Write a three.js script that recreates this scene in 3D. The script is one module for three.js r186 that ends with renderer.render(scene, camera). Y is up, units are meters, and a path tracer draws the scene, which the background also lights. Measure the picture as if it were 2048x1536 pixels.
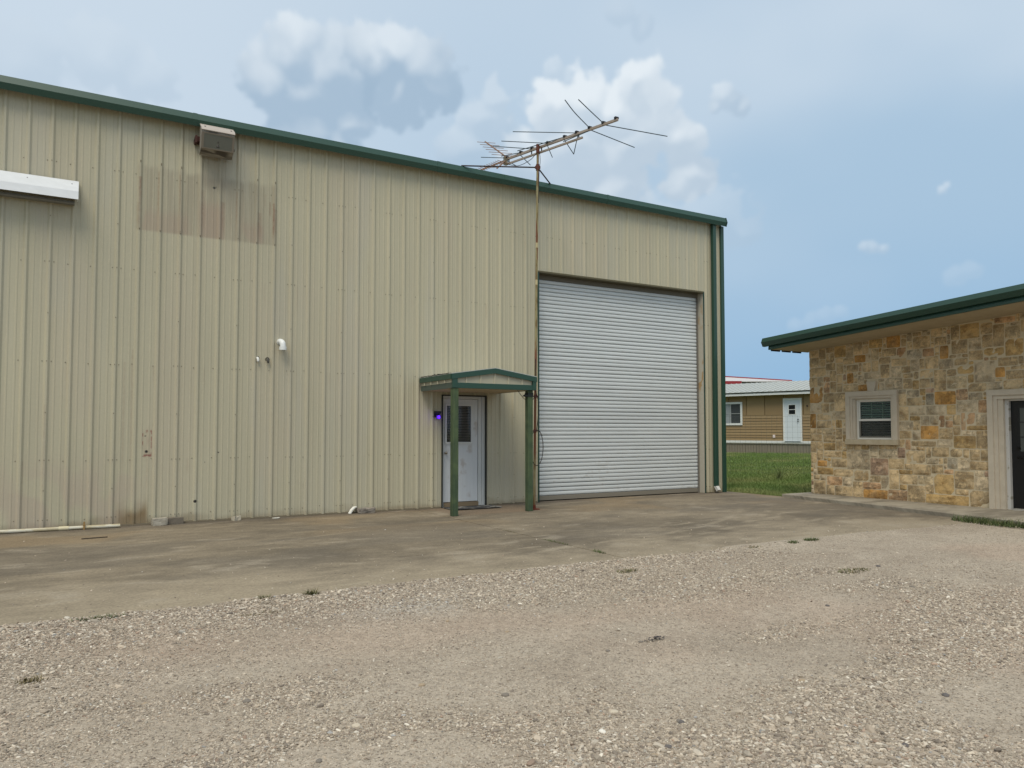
import * as THREE from 'three';
import { mergeGeometries } from 'three/addons/utils/BufferGeometryUtils.js';
import { RoundedBoxGeometry } from 'three/addons/geometries/RoundedBoxGeometry.js';

// ---------------------------------------------------------------- camera, sky, sun, exposure
const scene = new THREE.Scene();
const D2R = Math.PI / 180;
const camera = new THREE.PerspectiveCamera(54.226, 4 / 3, 0.1, 1500);
camera.position.set(0, 1.5, 13.4);
{
  const yaw = Math.atan2(2576, 1500), pitch = Math.atan2(64, 1500);
  camera.lookAt(camera.position.x + Math.cos(yaw) * Math.cos(pitch), 1.5 + Math.sin(pitch), 13.4 - Math.sin(yaw) * Math.cos(pitch));
}
camera.setViewOffset(2048, 1536, 0, -30, 2048, 1536);

function rng(seed) { let a = seed >>> 0; return () => { a = (a + 0x6D2B79F5) | 0; let t = Math.imul(a ^ (a >>> 15), 1 | a); t = (t + Math.imul(t ^ (t >>> 7), 61 | t)) ^ t; return ((t ^ (t >>> 14)) >>> 0) / 4294967296; }; }
const hash = (x, y, z) => { let h = Math.imul(x, 374761393) ^ Math.imul(y, 668265263) ^ Math.imul(z, 1274126177); h = Math.imul(h ^ (h >>> 13), 1274126177); return ((h ^ (h >>> 16)) >>> 0) / 4294967296; };
function vn(x, y, z = 0) {
  const X = Math.floor(x), Y = Math.floor(y), Z = Math.floor(z); let u = x - X, v = y - Y, w = z - Z;
  u = u * u * (3 - 2 * u); v = v * v * (3 - 2 * v); w = w * w * (3 - 2 * w);
  const l = (a, b, t) => a + (b - a) * t;
  const s = (k) => l(l(hash(X, Y, k), hash(X + 1, Y, k), u), l(hash(X, Y + 1, k), hash(X + 1, Y + 1, k), u), v);
  return w === 0 ? s(Z) : l(s(Z), s(Z + 1), w);
}
function fbm(x, y, z = 0, o = 4) { let s = 0, a = 0.5, n = 0; for (let i = 0; i < o; i++) { s += a * vn(x, y, z); n += a; a *= 0.5; x = x * 2.03 + 7.1; y = y * 2.03 + 3.7; if (z) z = z * 2.03 + 1.3; } return s / n; }
const ss = (a, b, x) => { const t = Math.min(1, Math.max(0, (x - a) / (b - a))); return t * t * (3 - 2 * t); };
const mix = (a, b, t) => a + (b - a) * t;
const mix3 = (a, b, t) => [mix(a[0], b[0], t), mix(a[1], b[1], t), mix(a[2], b[2], t)];
const lin = (c) => (c <= 0.04045 ? c / 12.92 : ((c + 0.055) / 1.055) ** 2.4);
const enc = (c) => { c = Math.min(1, Math.max(0, c)); return 255 * (c <= 0.0031308 ? c * 12.92 : 1.055 * c ** (1 / 2.4) - 0.055); };
const S = (r, g, b) => [lin(r / 255), lin(g / 255), lin(b / 255)];
const col = (r, g, b) => new THREE.Color().setRGB(...S(r, g, b));

// sky: hazy blue air with cumulus, as a computed equirectangular texture of directions
{
  const W = 2048, H = 1024, data = new Float32Array(W * H * 4);
  // each cloud: lumps [azimuth from -z towards +x, elevation, radius] in degrees, opacity, whiteness, whiteness of its base
  const clouds = [
    { l: [[13.8, 26.6, 2.4], [12.2, 24.4, 2.5], [14.6, 24, 3], [17, 25.4, 3], [15.2, 21.4, 3], [14.4, 19.5, 2.2], [17.2, 20.6, 2], [18.4, 22.5, 1.8]], a: 0.8, w: 0.9, lo: 0.08 },
    { l: [[20, 26.6, 2.2], [21.4, 27.2, 2], [23.2, 26, 2.6], [21.8, 24.6, 2.6], [24.4, 24.8, 2]], a: 0.8, w: 0.88, lo: 0 },
    { l: [[33.2, 24, 2], [35.6, 24, 2.4], [38, 23.6, 2], [40.2, 25, 2.1], [41.2, 23.6, 2.3], [43, 21.2, 2.2], [39, 21, 3.2], [35, 21, 3.2], [43.6, 18.8, 2], [38, 17.6, 3.4], [32, 20, 3]], a: 0.94, w: 1, lo: 0.55 },
    { l: [[29.2, 24.6, 1.4], [28, 22.6, 2], [26.4, 20.6, 2.2], [29.4, 20, 2.6], [29, 18, 2.6]], a: 0.42, w: 0.8, lo: 0.3 },
    { l: [[33.4, 26.2, 0.9], [34.4, 25.6, 0.7]], a: 0.35, w: 0.95, lo: 0.8 },
    { l: [[38.6, 29.4, 1], [40, 28.6, 0.9]], a: 0.22, w: 0.5, lo: 0 },
    { l: [[46.1, 23.7, 0.95], [46.6, 23.2, 0.8], [47.3, 22.6, 0.8], [45.7, 23.1, 0.6]], a: 0.55, w: 0.95, lo: 0.3 },
    { l: [[45.5, 15.6, 2.6], [42, 15, 2.6], [47.5, 14.6, 1.6]], a: 0.3, w: 0.75, lo: 0.4 },
    { l: [[55.6, 12.55, 0.45], [56.1, 12.5, 0.5], [56.7, 12.4, 0.4], [60.2, 15.7, 0.3], [60.5, 15.9, 0.25]], a: 0.45, w: 0.9, lo: 0.5 },
    { l: [[51, 7.7, 0.6], [52, 7.9, 0.7], [53, 8.1, 0.7], [54, 8.3, 0.6], [61, 10, 0.8], [62, 10.4, 0.7]], a: 0.16, w: 0.85, lo: 0.6 },
    { l: [[1, 24, 2.4], [4, 23.2, 2.2], [-3, 22.6, 2.6]], a: 0.25, w: 0.7, lo: 0.2 },
  ];
  { // the same kind of cumulus goes on round the rest of the sky
    const r = rng(5);
    for (let i = 0; i < 30; i++) {
      const az = 80 + r() * 255, el = 9 + r() * 38, l = [], n = 4 + (r() * 6 | 0), sz = 2 + r() * 3;
      for (let k = 0; k < n; k++) l.push([az + (r() - 0.5) * sz * 5 , el + (r() - 0.4) * sz * 1.6, sz * (0.5 + r() * 0.6)]);
      clouds.push({ l, a: 0.5 + r() * 0.4, w: 0.8 + r() * 0.2, lo: 0.5 * r() });
    }
  }
  const field = (c, az, el) => { let f = -1; for (const [a, e, r] of c.l) { let da = ((az - a + 540) % 360) - 180; da *= Math.cos(e * D2R); const d = 1 - Math.hypot(da, (el - e) * 1.05) / r; f = f > d ? f + 0.12 * Math.max(0, d) : d + 0.12 * Math.max(0, f); } return f; };
  const lowB = S(150, 189, 222), midB = S(172, 200, 224), pale = S(192, 211, 229), white = S(236, 244, 250), grey = S(164, 188, 210);
  for (const c of clouds) { c.q = Math.min(1, Math.max(0.2, c.l.reduce((s, q) => s + q[2], 0) / c.l.length / 2.1)); c.az = c.l.reduce((s, q) => s + q[0], 0) / c.l.length; c.e0 = Math.min(...c.l.map((q) => q[1] - q[2] * 0.8)); c.e1 = Math.max(...c.l.map((q) => q[1] + q[2] * 0.8)); c.R = 4 + Math.max(...c.l.map((q) => Math.abs(q[0] - c.az) + q[2])); }
  for (let j = 0; j < H; j++) {
    const el = ((j + 0.5) / H - 0.5) * 180;
    for (let i = 0; i < W; i++) {
      const u = (i + 0.5) / W, ph = (u - 0.5) * 2 * Math.PI;         // three.js: u = atan2(z, x) / 2pi + 0.5
      const ce = Math.cos(el * D2R), x = Math.cos(ph) * ce, z = Math.sin(ph) * ce, y = Math.sin(el * D2R);
      let az = Math.atan2(x, -z) / D2R;
      let c = mix3(lowB, midB, ss(2, 16, el)); c = mix3(c, pale, ss(14, 40, el));
      // thin high veil, patchy, thicker away from the clear gap over the north-east
      const veil = el < -6 ? 0.5 : fbm(x * 2.2 + 9, y * 4 + 3, z * 2.2 + 5, 4), gap = Math.exp(-(((az - 52) / 30) ** 2));
      const mid = Math.exp(-(((az - 30) / 17) ** 2)) * ss(14, 20, el); c = mix3(c, S(211, 225, 238), Math.min(0.85, ss(0.3, 0.75, veil + 0.2 * (1 - gap) + 0.02) * ss(0, 24, el + 10 * (1 - gap)) * 0.95) * (1 - 0.6 * mid));
      if (el > 4 && el < 60) {
        let wx, wy, n, n2;
        for (const k of clouds) {
          let da = ((az - k.az + 540) % 360) - 180; if (Math.abs(da) * ce > k.R) continue;
          if (wx === undefined) { wx = (fbm(az * 0.4, el * 0.4, 0, 4) - 0.5) * 2.6; wy = (fbm(az * 0.4 + 40, el * 0.4 + 9, 0, 4) - 0.5) * 2.4; n = (fbm(az * 1.3, el * 1.3, 0, 5) - 0.5) * 0.6; n2 = fbm(az * 0.35 + 70, el * 0.45 + 3, 0, 5); }
          const fx = wx * k.q, fy = wy * k.q, f = field(k, az + fx, el + fy) + n; if (f < -0.02) continue;
          const up = field(k, az + fx - 0.6 * k.q, el + fy + 1.4 * k.q) + n;
          const hgt = (el + fy - k.e0) / (k.e1 - k.e0), b = Math.min(1, Math.max(0, k.lo * 0.75 + (1 - 0.5 * k.lo) * (0.42 * ss(0.35, 1.05, hgt + 0.8 * (n2 - 0.5)) + 1.0 * Math.max(-0.1, f - up - 0.1)) + 0.1 * n));
          c = mix3(c, mix3(grey, mix3(grey, white, k.w), b), ss(-0.02, 0.22, f) * k.a);
        }
      }
      if (el < 0) c = mix3(c, S(150, 160, 150), ss(0, -4, el));
      const o = (j * W + i) * 4; data[o] = c[0] * 0.95; data[o + 1] = c[1] * 0.955; data[o + 2] = c[2] * 0.96; data[o + 3] = 1;
    }
  }
  const t = new THREE.DataTexture(data, W, H, THREE.RGBAFormat, THREE.FloatType);
  t.mapping = THREE.EquirectangularReflectionMapping; t.magFilter = THREE.LinearFilter; t.minFilter = THREE.LinearFilter; t.wrapS = THREE.RepeatWrapping; t.needsUpdate = true;
  scene.background = t; scene.environment = t;
}
const sun = new THREE.DirectionalLight(new THREE.Color(1, 0.91, 0.76), 2.35);
sun.position.set(4 - 22, 52, 4 + 24); sun.target.position.set(4, 0, 4); sun.castShadow = true; sun.shadow.radius = 60;
sun.shadow.mapSize.set(2048, 2048); Object.assign(sun.shadow.camera, { left: -30, right: 30, top: 30, bottom: -30, near: 1, far: 140 });
scene.add(sun, sun.target);
const renderer = new THREE.WebGLRenderer({ antialias: true });
renderer.toneMapping = THREE.LinearToneMapping; renderer.toneMappingExposure = 1.0;
renderer.shadowMap.enabled = true; renderer.shadowMap.type = THREE.PCFSoftShadowMap;

// ---------------------------------------------------------------- helpers
const used = {};
function numbered(n) { used[n] = (used[n] ?? -1) + 1; return used[n] ? `${n}_${String(used[n]).padStart(3, '0')}` : n; }
function tag(o, label, category, group, kind) { if (label) o.userData.label = label; if (category) o.userData.category = category; if (group) o.userData.group = group; if (kind) o.userData.kind = kind; return o; }
function thing(name, label, category, pos = [0, 0, 0], group) { const g = new THREE.Group(); g.name = numbered(name); g.position.set(...pos); scene.add(g); return tag(g, label, category, group); }
function part(name, geo, mat, parent) { const g = Array.isArray(geo) ? (geo.length > 1 ? mergeGeometries(geo.map((q) => (q.index ? q.toNonIndexed() : q)).map(strip)) : geo[0]) : geo; const m = new THREE.Mesh(g, mat); m.name = name; m.castShadow = m.receiveShadow = true; parent.add(m); return m; }
function strip(g) { for (const k of Object.keys(g.attributes)) if (!['position', 'normal', 'uv'].includes(k)) g.deleteAttribute(k); return g; }
function structure(name, geo, mat) { const m = part(numbered(name), geo, mat, scene); m.userData.kind = 'structure'; return m; }
const box = (x0, x1, y0, y1, z0, z1) => new THREE.BoxGeometry(x1 - x0, y1 - y0, z1 - z0).translate((x0 + x1) / 2, (y0 + y1) / 2, (z0 + z1) / 2);
const rbox = (x0, x1, y0, y1, z0, z1, r = 0.006) => new RoundedBoxGeometry(x1 - x0, y1 - y0, z1 - z0, 2, r).translate((x0 + x1) / 2, (y0 + y1) / 2, (z0 + z1) / 2);
const V = (a) => new THREE.Vector3(...a);
function rod(a, b, r = 0.006, n = 6) { const A = V(a), B = V(b), d = B.clone().sub(A), g = new THREE.CylinderGeometry(r, r, d.length(), n); g.applyQuaternion(new THREE.Quaternion().setFromUnitVectors(new THREE.Vector3(0, 1, 0), d.normalize())); return g.translate((A.x + B.x) / 2, (A.y + B.y) / 2, (A.z + B.z) / 2); }
function bar(a, b, w, h) { const A = V(a), B = V(b), d = B.clone().sub(A), g = new THREE.BoxGeometry(w, h, d.length()); const m = new THREE.Matrix4().lookAt(B, A, new THREE.Vector3(0, 1, 0)); g.applyMatrix4(m); return g.translate((A.x + B.x) / 2, (A.y + B.y) / 2, (A.z + B.z) / 2); }
function tube(pts, r, n = 24, rs = 6) { return new THREE.TubeGeometry(new THREE.CatmullRomCurve3(pts.map(V)), n, r, rs); }
// extrude a closed profile [[a, b], ...] along x: a -> z, b -> y
function alongX(prof, x0, x1) { const s = new THREE.Shape(prof.map(([a, b]) => new THREE.Vector2(a, b))); const g = new THREE.ExtrudeGeometry(s, { depth: x1 - x0, bevelEnabled: false }); g.applyMatrix4(new THREE.Matrix4().set(0, 0, 1, x0, 0, 1, 0, 0, 1, 0, 0, 0, 0, 0, 0, 1)); const ix = g.index; if (!ix) { const p = g.attributes.position.array, n = g.attributes.normal.array; for (let i = 0; i < p.length; i += 9) for (let k = 0; k < 3; k++) { [p[i + 3 + k], p[i + 6 + k]] = [p[i + 6 + k], p[i + 3 + k]]; [n[i + 3 + k], n[i + 6 + k]] = [n[i + 6 + k], n[i + 3 + k]]; } } return g; }
const std = (r, g, b, rough = 0.8, extra = {}) => new THREE.MeshStandardMaterial({ color: col(r, g, b), roughness: rough, ...extra });
function tex(W, H, fn, srgb = true) {
  const d = new Uint8Array(W * H * 4);
  for (let j = 0; j < H; j++) for (let i = 0; i < W; i++) { const c = fn((i + 0.5) / W, (j + 0.5) / H), o = (j * W + i) * 4; if (srgb) { d[o] = enc(c[0]); d[o + 1] = enc(c[1]); d[o + 2] = enc(c[2]); } else { d[o] = d[o + 1] = d[o + 2] = 255 * Math.min(1, Math.max(0, c)); } d[o + 3] = 255; }
  const t = new THREE.DataTexture(d, W, H, THREE.RGBAFormat); t.wrapS = t.wrapT = THREE.RepeatWrapping; t.magFilter = THREE.LinearFilter; t.minFilter = THREE.LinearMipmapLinearFilter; t.generateMipmaps = true; if (srgb) t.colorSpace = THREE.SRGBColorSpace; t.needsUpdate = true; return t;
}
// fbm that tiles over n cells
function tfbm(u, v, n, o = 4, seed = 0) { let s = 0, a = 0.5, t = 0; for (let i = 0; i < o; i++) { const x = u * n, y = v * n, X = Math.floor(x), Y = Math.floor(y); let p = x - X, q = y - Y; p = p * p * (3 - 2 * p); q = q * q * (3 - 2 * q); const h = (a_, b_) => hash(((a_ % n) + n) % n, ((b_ % n) + n) % n, seed + i * 17); s += a * mix(mix(h(X, Y), h(X + 1, Y), p), mix(h(X, Y + 1), h(X + 1, Y + 1), p), q); t += a; a *= 0.5; n *= 2; } return s / t; }
// uv from world position in metres
function planarUV(g, fn) { const p = g.attributes.position, uv = new Float32Array(p.count * 2); for (let i = 0; i < p.count; i++) { const [u, v] = fn(p.getX(i), p.getY(i), p.getZ(i)); uv[2 * i] = u; uv[2 * i + 1] = v; } g.setAttribute('uv', new THREE.BufferAttribute(uv, 2)); return g; }

// ---------------------------------------------------------------- ground
const grassMat = new THREE.MeshStandardMaterial({ roughness: 1, map: tex(512, 512, (u, v) => { const n = tfbm(u, v, 6, 6, 3), m = tfbm(u, v, 24, 4, 9); return mix3([0.075, 0.105, 0.028], [0.16, 0.18, 0.06], ss(0.3, 0.7, n * 0.6 + m * 0.4)); }) });
const terrainY = (x, z) => -0.06 + 0.46 * ss(15.5, 29, x) * ss(6.4, 0, z) - 0.05 * Math.exp(-(((x * 0.504 - z * 0.864 + 11.6 - 23) / 1.2) ** 2)) * ss(14.5, 16, x) * ss(3, 1, z);
{
  const g = new THREE.PlaneGeometry(1600, 1600, 4, 4).rotateX(-Math.PI / 2).translate(0, -0.3, 0);
  planarUV(g, (x, y, z) => [x / 3, z / 3]);
  structure('ground', g, grassMat);
  const t = new THREE.PlaneGeometry(90, 70, 180, 140).rotateX(-Math.PI / 2).translate(45 + 6, 0, -28), p = t.attributes.position;
  for (let i = 0; i < p.count; i++) { const x = p.getX(i), z = p.getZ(i), e = Math.min(1, (96 - x) / 6, (z + 63) / 6); p.setY(i, mix(-0.29, terrainY(x, z) + 0.02 * (fbm(x * 0.8, z * 0.8) - 0.5), Math.max(0, e))); }
  t.computeVertexNormals(); planarUV(t, (x, y, z) => [x / 3, z / 3]);
  structure('lawn', t, grassMat);
}
// gravel lot: bare, compacted pale caliche with loose crushed limestone
const looseAt = (x, z) => { // where loose stone lies, 0..1
  const a = fbm(x * 0.22 + z * 0.16 + 4, z * 0.75 - x * 0.12 + 2, 0, 4), b = fbm(x * 0.9 + 30, z * 1.4 + 11, 0, 3);
  let d = 0.85 * ss(0.45, 0.68, a * 0.6 + b * 0.4);
  d = Math.max(d, 0.95 * ss(8.1, 6.7, z + 0.5 * (b - 0.5)) * ss(9.5, 7.2, x + 2 * (b - 0.5)));
  d = Math.max(d, 0.9 * Math.exp(-(((x - 5.2) / 1.2) ** 2) - (((z - 7.9) / 0.7) ** 2)));
  d = Math.max(d, 0.85 * ss(9.2, 10, z + 0.5 * (b - 0.5)) * ss(0.42, 0.6, b) * ss(3.6, 1.2, x));
  d *= 1 - 0.55 * Math.exp(-(((z - 8.35 - 0.1 * x) / 0.4) ** 2)) * ss(3.4, 1.5, x);
  return d * mix(1, 0.28, ss(6.2, 9, x - 0.25 * (z - 8)));
};
const LG = { nx: 520, nz: 260, x0: -14, w: 32, z0: 6, d: 12 }; LG.v = new Float32Array(LG.nx * LG.nz); for (let j = 0; j < LG.nz; j++) for (let i = 0; i < LG.nx; i++) LG.v[j * LG.nx + i] = looseAt(LG.x0 + LG.w * i / (LG.nx - 1), LG.z0 + LG.d * j / (LG.nz - 1));
const loose = (x, z) => { const u = Math.min(LG.nx - 1.001, Math.max(0, (x - LG.x0) / LG.w * (LG.nx - 1))), v = Math.min(LG.nz - 1.001, Math.max(0, (z - LG.z0) / LG.d * (LG.nz - 1))), i = u | 0, j = v | 0, a = u - i, b = v - j, o = j * LG.nx + i; return mix(mix(LG.v[o], LG.v[o + 1], a), mix(LG.v[o + LG.nx], LG.v[o + LG.nx + 1], a), b); };
const lotY = (x, z) => {
  const y = -0.014 + 0.02 * (fbm(x * 0.5, z * 0.5, 0, 3) - 0.5) + 0.012 * (fbm(x * 2.3, z * 2.3, 0, 3) - 0.5) + 0.008 * loose(x, z) + 0.006 * ss(7.2, 6.6, z);
  if (z > 6.75) return y;                                                   // dust and fines creep unevenly over the edge of the concrete
  return mix(0.004 + 0.034 * (fbm(x * 1.3 + 5, z * 2.6, 0, 4) - 0.52) - 0.055 * Math.max(0, 6.46 - z), y, ss(6.5, 6.75, z));
};
{
  const g = new THREE.PlaneGeometry(1, 1, 260, 200).rotateX(-Math.PI / 2), p = g.attributes.position;
  const warp = (t) => (t < 0 ? -1 : 1) * (0.42 * Math.abs(t) + 0.58 * Math.abs(t) ** 3);
  for (let i = 0; i < p.count; i++) { const x = 5 + 40 * warp(p.getX(i) * 2), t = p.getZ(i) + 0.5, z = 6.1 + 34 * (0.22 * t + 0.78 * t * t); p.setXYZ(i, x, lotY(x, z), z); }
  g.computeVertexNormals(); planarUV(g, (x, y, z) => [x / 1.7 + 0.07 * z, z / 1.7]);
  // slow colour changes of the dirt sit in vertex colours, the grain in a fine tiling map
  const vc = new Float32Array(p.count * 3);
  for (let i = 0; i < p.count; i++) {
    const x = p.getX(i), z = p.getZ(i), d = loose(x, z), big = fbm(x * 0.35, z * 0.8, 0, 4), mid = fbm(x * 2.2 + 8, z * 3 + 4, 0, 3);
    let c = mix3([0.36, 0.3, 0.232], [0.45, 0.384, 0.303], ss(0.3, 0.7, big * 0.55 + mid * 0.45));
    c = mix3(c, [0.48, 0.345, 0.255], 0.3 * ss(0.55, 0.75, fbm(x * 0.5 + 50, z * 0.7 + 20, 0, 3)));                              // reddish dirt
    c = mix3(c, [0.4, 0.39, 0.37], 0.6 * Math.exp(-(((x - 2.6) / 0.7) ** 2) - (((z - 7.25) / 0.35) ** 2)) * ss(0.3, 0.6, mid));  // bluish spilled chippings
    c = mix3(c, [0.19, 0.14, 0.1], 0.6 * ss(0.56, 0.7, fbm(x * 1.1 + 3, z * 2 + 71, 0, 4)) * ss(2.4, 0.8, x) * ss(8.8, 7.6, z)); // dark leaf litter
    vc.set(c, i * 3);
  }
  g.setAttribute('color', new THREE.BufferAttribute(vc, 3));
  const near = tex(1024, 1024, (u, v) => { const a = tfbm(u, v, 40, 2, 51), b = tfbm(u, v, 110, 2, 57), f = hash(u * 1024 | 0, v * 1024 | 0, 8), e = tfbm(u, v, 230, 1, 60); let k = 0.86 + 0.28 * (a - 0.5) + 0.5 * (b - 0.5) + 0.2 * (f - 0.5); k += 0.4 * ss(0.78, 0.9, e) - 0.44 * ss(0.22, 0.08, e); return [k, k * 0.985, k * 0.96]; });
  const bump = tex(1024, 1024, (u, v) => 0.5 * tfbm(u, v, 96, 3, 5) + 0.5 * tfbm(u, v, 24, 3, 8), false); 
  structure('gravel_lot', g, new THREE.MeshStandardMaterial({ map: near, bumpMap: bump, bumpScale: 0.014, roughness: 1, vertexColors: true }));
}
// concrete apron: stained panels with real joints between them
const SLABX = -9, SLABW = 24;
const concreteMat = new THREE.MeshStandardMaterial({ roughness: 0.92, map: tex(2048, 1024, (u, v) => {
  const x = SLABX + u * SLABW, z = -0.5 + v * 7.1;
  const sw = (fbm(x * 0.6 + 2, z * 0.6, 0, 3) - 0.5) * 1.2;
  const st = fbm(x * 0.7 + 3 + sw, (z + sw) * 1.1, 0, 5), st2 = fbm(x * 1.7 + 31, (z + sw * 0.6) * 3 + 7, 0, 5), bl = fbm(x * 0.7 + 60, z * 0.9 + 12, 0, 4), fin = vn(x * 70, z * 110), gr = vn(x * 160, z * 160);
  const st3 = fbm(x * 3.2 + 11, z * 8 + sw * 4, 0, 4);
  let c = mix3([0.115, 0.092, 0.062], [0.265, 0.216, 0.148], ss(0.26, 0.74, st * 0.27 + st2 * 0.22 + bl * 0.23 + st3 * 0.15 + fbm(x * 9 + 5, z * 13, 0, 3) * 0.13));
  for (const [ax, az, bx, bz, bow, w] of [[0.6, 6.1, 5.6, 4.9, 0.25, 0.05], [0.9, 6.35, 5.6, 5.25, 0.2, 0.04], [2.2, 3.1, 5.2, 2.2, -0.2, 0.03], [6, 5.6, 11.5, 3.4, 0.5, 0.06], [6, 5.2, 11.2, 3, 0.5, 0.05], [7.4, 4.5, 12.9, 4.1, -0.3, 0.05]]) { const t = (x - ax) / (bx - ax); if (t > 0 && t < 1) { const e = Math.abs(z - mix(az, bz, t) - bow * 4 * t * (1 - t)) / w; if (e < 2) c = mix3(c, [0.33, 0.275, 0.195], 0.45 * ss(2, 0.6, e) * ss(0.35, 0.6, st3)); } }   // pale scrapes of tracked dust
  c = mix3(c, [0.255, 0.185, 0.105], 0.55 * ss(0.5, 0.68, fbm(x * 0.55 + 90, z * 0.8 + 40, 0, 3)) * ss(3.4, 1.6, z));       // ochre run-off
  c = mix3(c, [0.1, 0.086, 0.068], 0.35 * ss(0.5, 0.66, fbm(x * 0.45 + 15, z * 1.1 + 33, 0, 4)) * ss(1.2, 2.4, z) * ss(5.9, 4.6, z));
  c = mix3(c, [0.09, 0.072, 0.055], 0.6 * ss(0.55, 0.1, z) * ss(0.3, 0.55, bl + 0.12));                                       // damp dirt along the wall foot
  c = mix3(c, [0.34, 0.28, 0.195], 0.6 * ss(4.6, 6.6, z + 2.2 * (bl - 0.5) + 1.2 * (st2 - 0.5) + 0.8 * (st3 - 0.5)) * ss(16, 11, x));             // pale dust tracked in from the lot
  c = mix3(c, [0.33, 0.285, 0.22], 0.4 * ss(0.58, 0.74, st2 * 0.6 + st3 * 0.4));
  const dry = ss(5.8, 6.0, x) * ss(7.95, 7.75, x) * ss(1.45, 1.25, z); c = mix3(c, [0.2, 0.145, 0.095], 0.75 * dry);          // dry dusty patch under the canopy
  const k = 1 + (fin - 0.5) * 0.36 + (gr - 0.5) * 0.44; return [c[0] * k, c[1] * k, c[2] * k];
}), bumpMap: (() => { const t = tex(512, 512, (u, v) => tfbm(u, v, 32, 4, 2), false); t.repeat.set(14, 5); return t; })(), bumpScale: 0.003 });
{
  const apron = new THREE.Group(); apron.name = 'concrete_apron'; apron.userData.kind = 'structure'; scene.add(apron);
  const J = 0.011;
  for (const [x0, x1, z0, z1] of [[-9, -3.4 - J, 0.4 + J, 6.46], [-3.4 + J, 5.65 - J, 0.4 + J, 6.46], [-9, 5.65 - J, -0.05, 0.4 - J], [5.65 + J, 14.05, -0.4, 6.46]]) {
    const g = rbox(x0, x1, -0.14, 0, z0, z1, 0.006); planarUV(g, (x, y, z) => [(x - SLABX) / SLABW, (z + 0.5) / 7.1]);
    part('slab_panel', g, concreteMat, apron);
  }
  const walk = new THREE.Shape([[13.95, 1.68], [12.7, 8.6], [16, 8.6], [16, 1.68]].map(([x, z]) => new THREE.Vector2(x, -z)));
  const wg = new THREE.ExtrudeGeometry(walk, { depth: 0.16, bevelEnabled: true, bevelThickness: 0.008, bevelSize: 0.008, bevelSegments: 2 }).rotateX(-Math.PI / 2).translate(0, -0.098, 0);
  planarUV(wg, (x, y, z) => [(x + 3) / 24 , (z + y - 1) / 7.1]);
  structure('walkway', wg, new THREE.MeshStandardMaterial({ roughness: 0.9, map: tex(1024, 512, (u, v) => { const n = tfbm(u, v, 24, 5, 4), f = hash(u * 1024 | 0, v * 512 | 0, 3), e = tfbm(u, v, 90, 3, 6); const c = mix3([0.19, 0.165, 0.125], [0.35, 0.31, 0.24], ss(0.3, 0.7, n * 0.7 + e * 0.3)); const k = 0.93 + 0.14 * f; return c.map((q) => q * k); }) }));
}
// loose crushed stone
{
  const r = rng(77), NV = 4;
  const shapes = [];
  for (let k = 0; k < NV; k++) { const g = new THREE.IcosahedronGeometry(1, 0), p = g.attributes.position; for (let i = 0; i < p.count; i++) { const x = p.getX(i), y = p.getY(i), z = p.getZ(i), s = 0.72 + 0.56 * hash(Math.round(x * 50) + k * 7, Math.round(y * 50), Math.round(z * 50)); p.setXYZ(i, x * s * (1.1 + 0.15 * k), y * s * 0.66, z * s * 0.85); } g.computeVertexNormals(); shapes.push(g); }
  const list = shapes.map(() => []);
  const N = 480000; let n = 0, guard = 0;
  while (n < N && guard++ < 3e6) {
    const rad = 2.1 + 12.9 * r() ** 1.25, th = (-18 + 96 * r()) * D2R;                        // round the standing point, denser nearby
    const x = Math.sin(th) * rad, z = 13.4 - Math.cos(th) * rad;
    if (z < 6.35 + 0.12 * vn(x * 3, 5) || x > 13.2 || z > 13) continue;
    const d = loose(x, z); if (r() > 0.2 + 0.8 * d) continue;
    let s = 0.0022 + 0.0023 * -Math.log(1 - 0.995 * r()) * (0.45 + 0.85 * d); if (s < 0.0007 * rad && r() < 0.5) continue;
    if (r() < 0.008) s *= 2.1;
    list[n % NV].push([x, z, Math.min(s, 0.026)]); n++;
  }
  for (let i = 0; i < 1600; i++) { const x = -1 + 12 * r(), z = 6.45 - 5.5 * r() ** 7; list[i % NV].push([x, z, 0.004 + 0.007 * r() ** 2, 1]); }
  const tones = [[0.45, 0.38, 0.295], [0.53, 0.46, 0.365], [0.385, 0.318, 0.243], [0.46, 0.383, 0.293], [0.31, 0.257, 0.203], [0.62, 0.56, 0.465], [0.36, 0.26, 0.19], [0.38, 0.365, 0.34]];
  const lot = new THREE.Group(); lot.name = 'loose_gravel'; tag(lot, 'loose pale crushed limestone scattered over the lot', 'gravel', null, 'stuff'); scene.add(lot);
  const m = new THREE.Matrix4(), q = new THREE.Quaternion(), e = new THREE.Euler(), c = new THREE.Color();
  list.forEach((L, k) => {
    const im = new THREE.InstancedMesh(shapes[k], new THREE.MeshStandardMaterial({ roughness: 0.95, flatShading: true }), L.length); im.name = 'crushed_stone'; im.castShadow = im.receiveShadow = true; im.userData.kind = 'stuff';
    L.forEach(([x, z, s, on], i) => {
      e.set((r() - 0.5) * 0.7, r() * 6.3, (r() - 0.5) * 0.7); q.setFromEuler(e);
      m.compose(new THREE.Vector3(x, (on ? 0 : lotY(x, z)) + s * 0.24, z), q, new THREE.Vector3(s, s * (0.7 + 0.5 * r()), s)); im.setMatrixAt(i, m);
      const t = tones[Math.min(7, (r() * 5.2 + (r() < 0.2 ? 3 * r() : 0)) | 0)], b = 0.56 + 0.62 * r(); c.setRGB(t[0] * b, t[1] * b, t[2] * b); im.setColorAt(i, c);
    });
    lot.add(im);
  });
}

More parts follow.
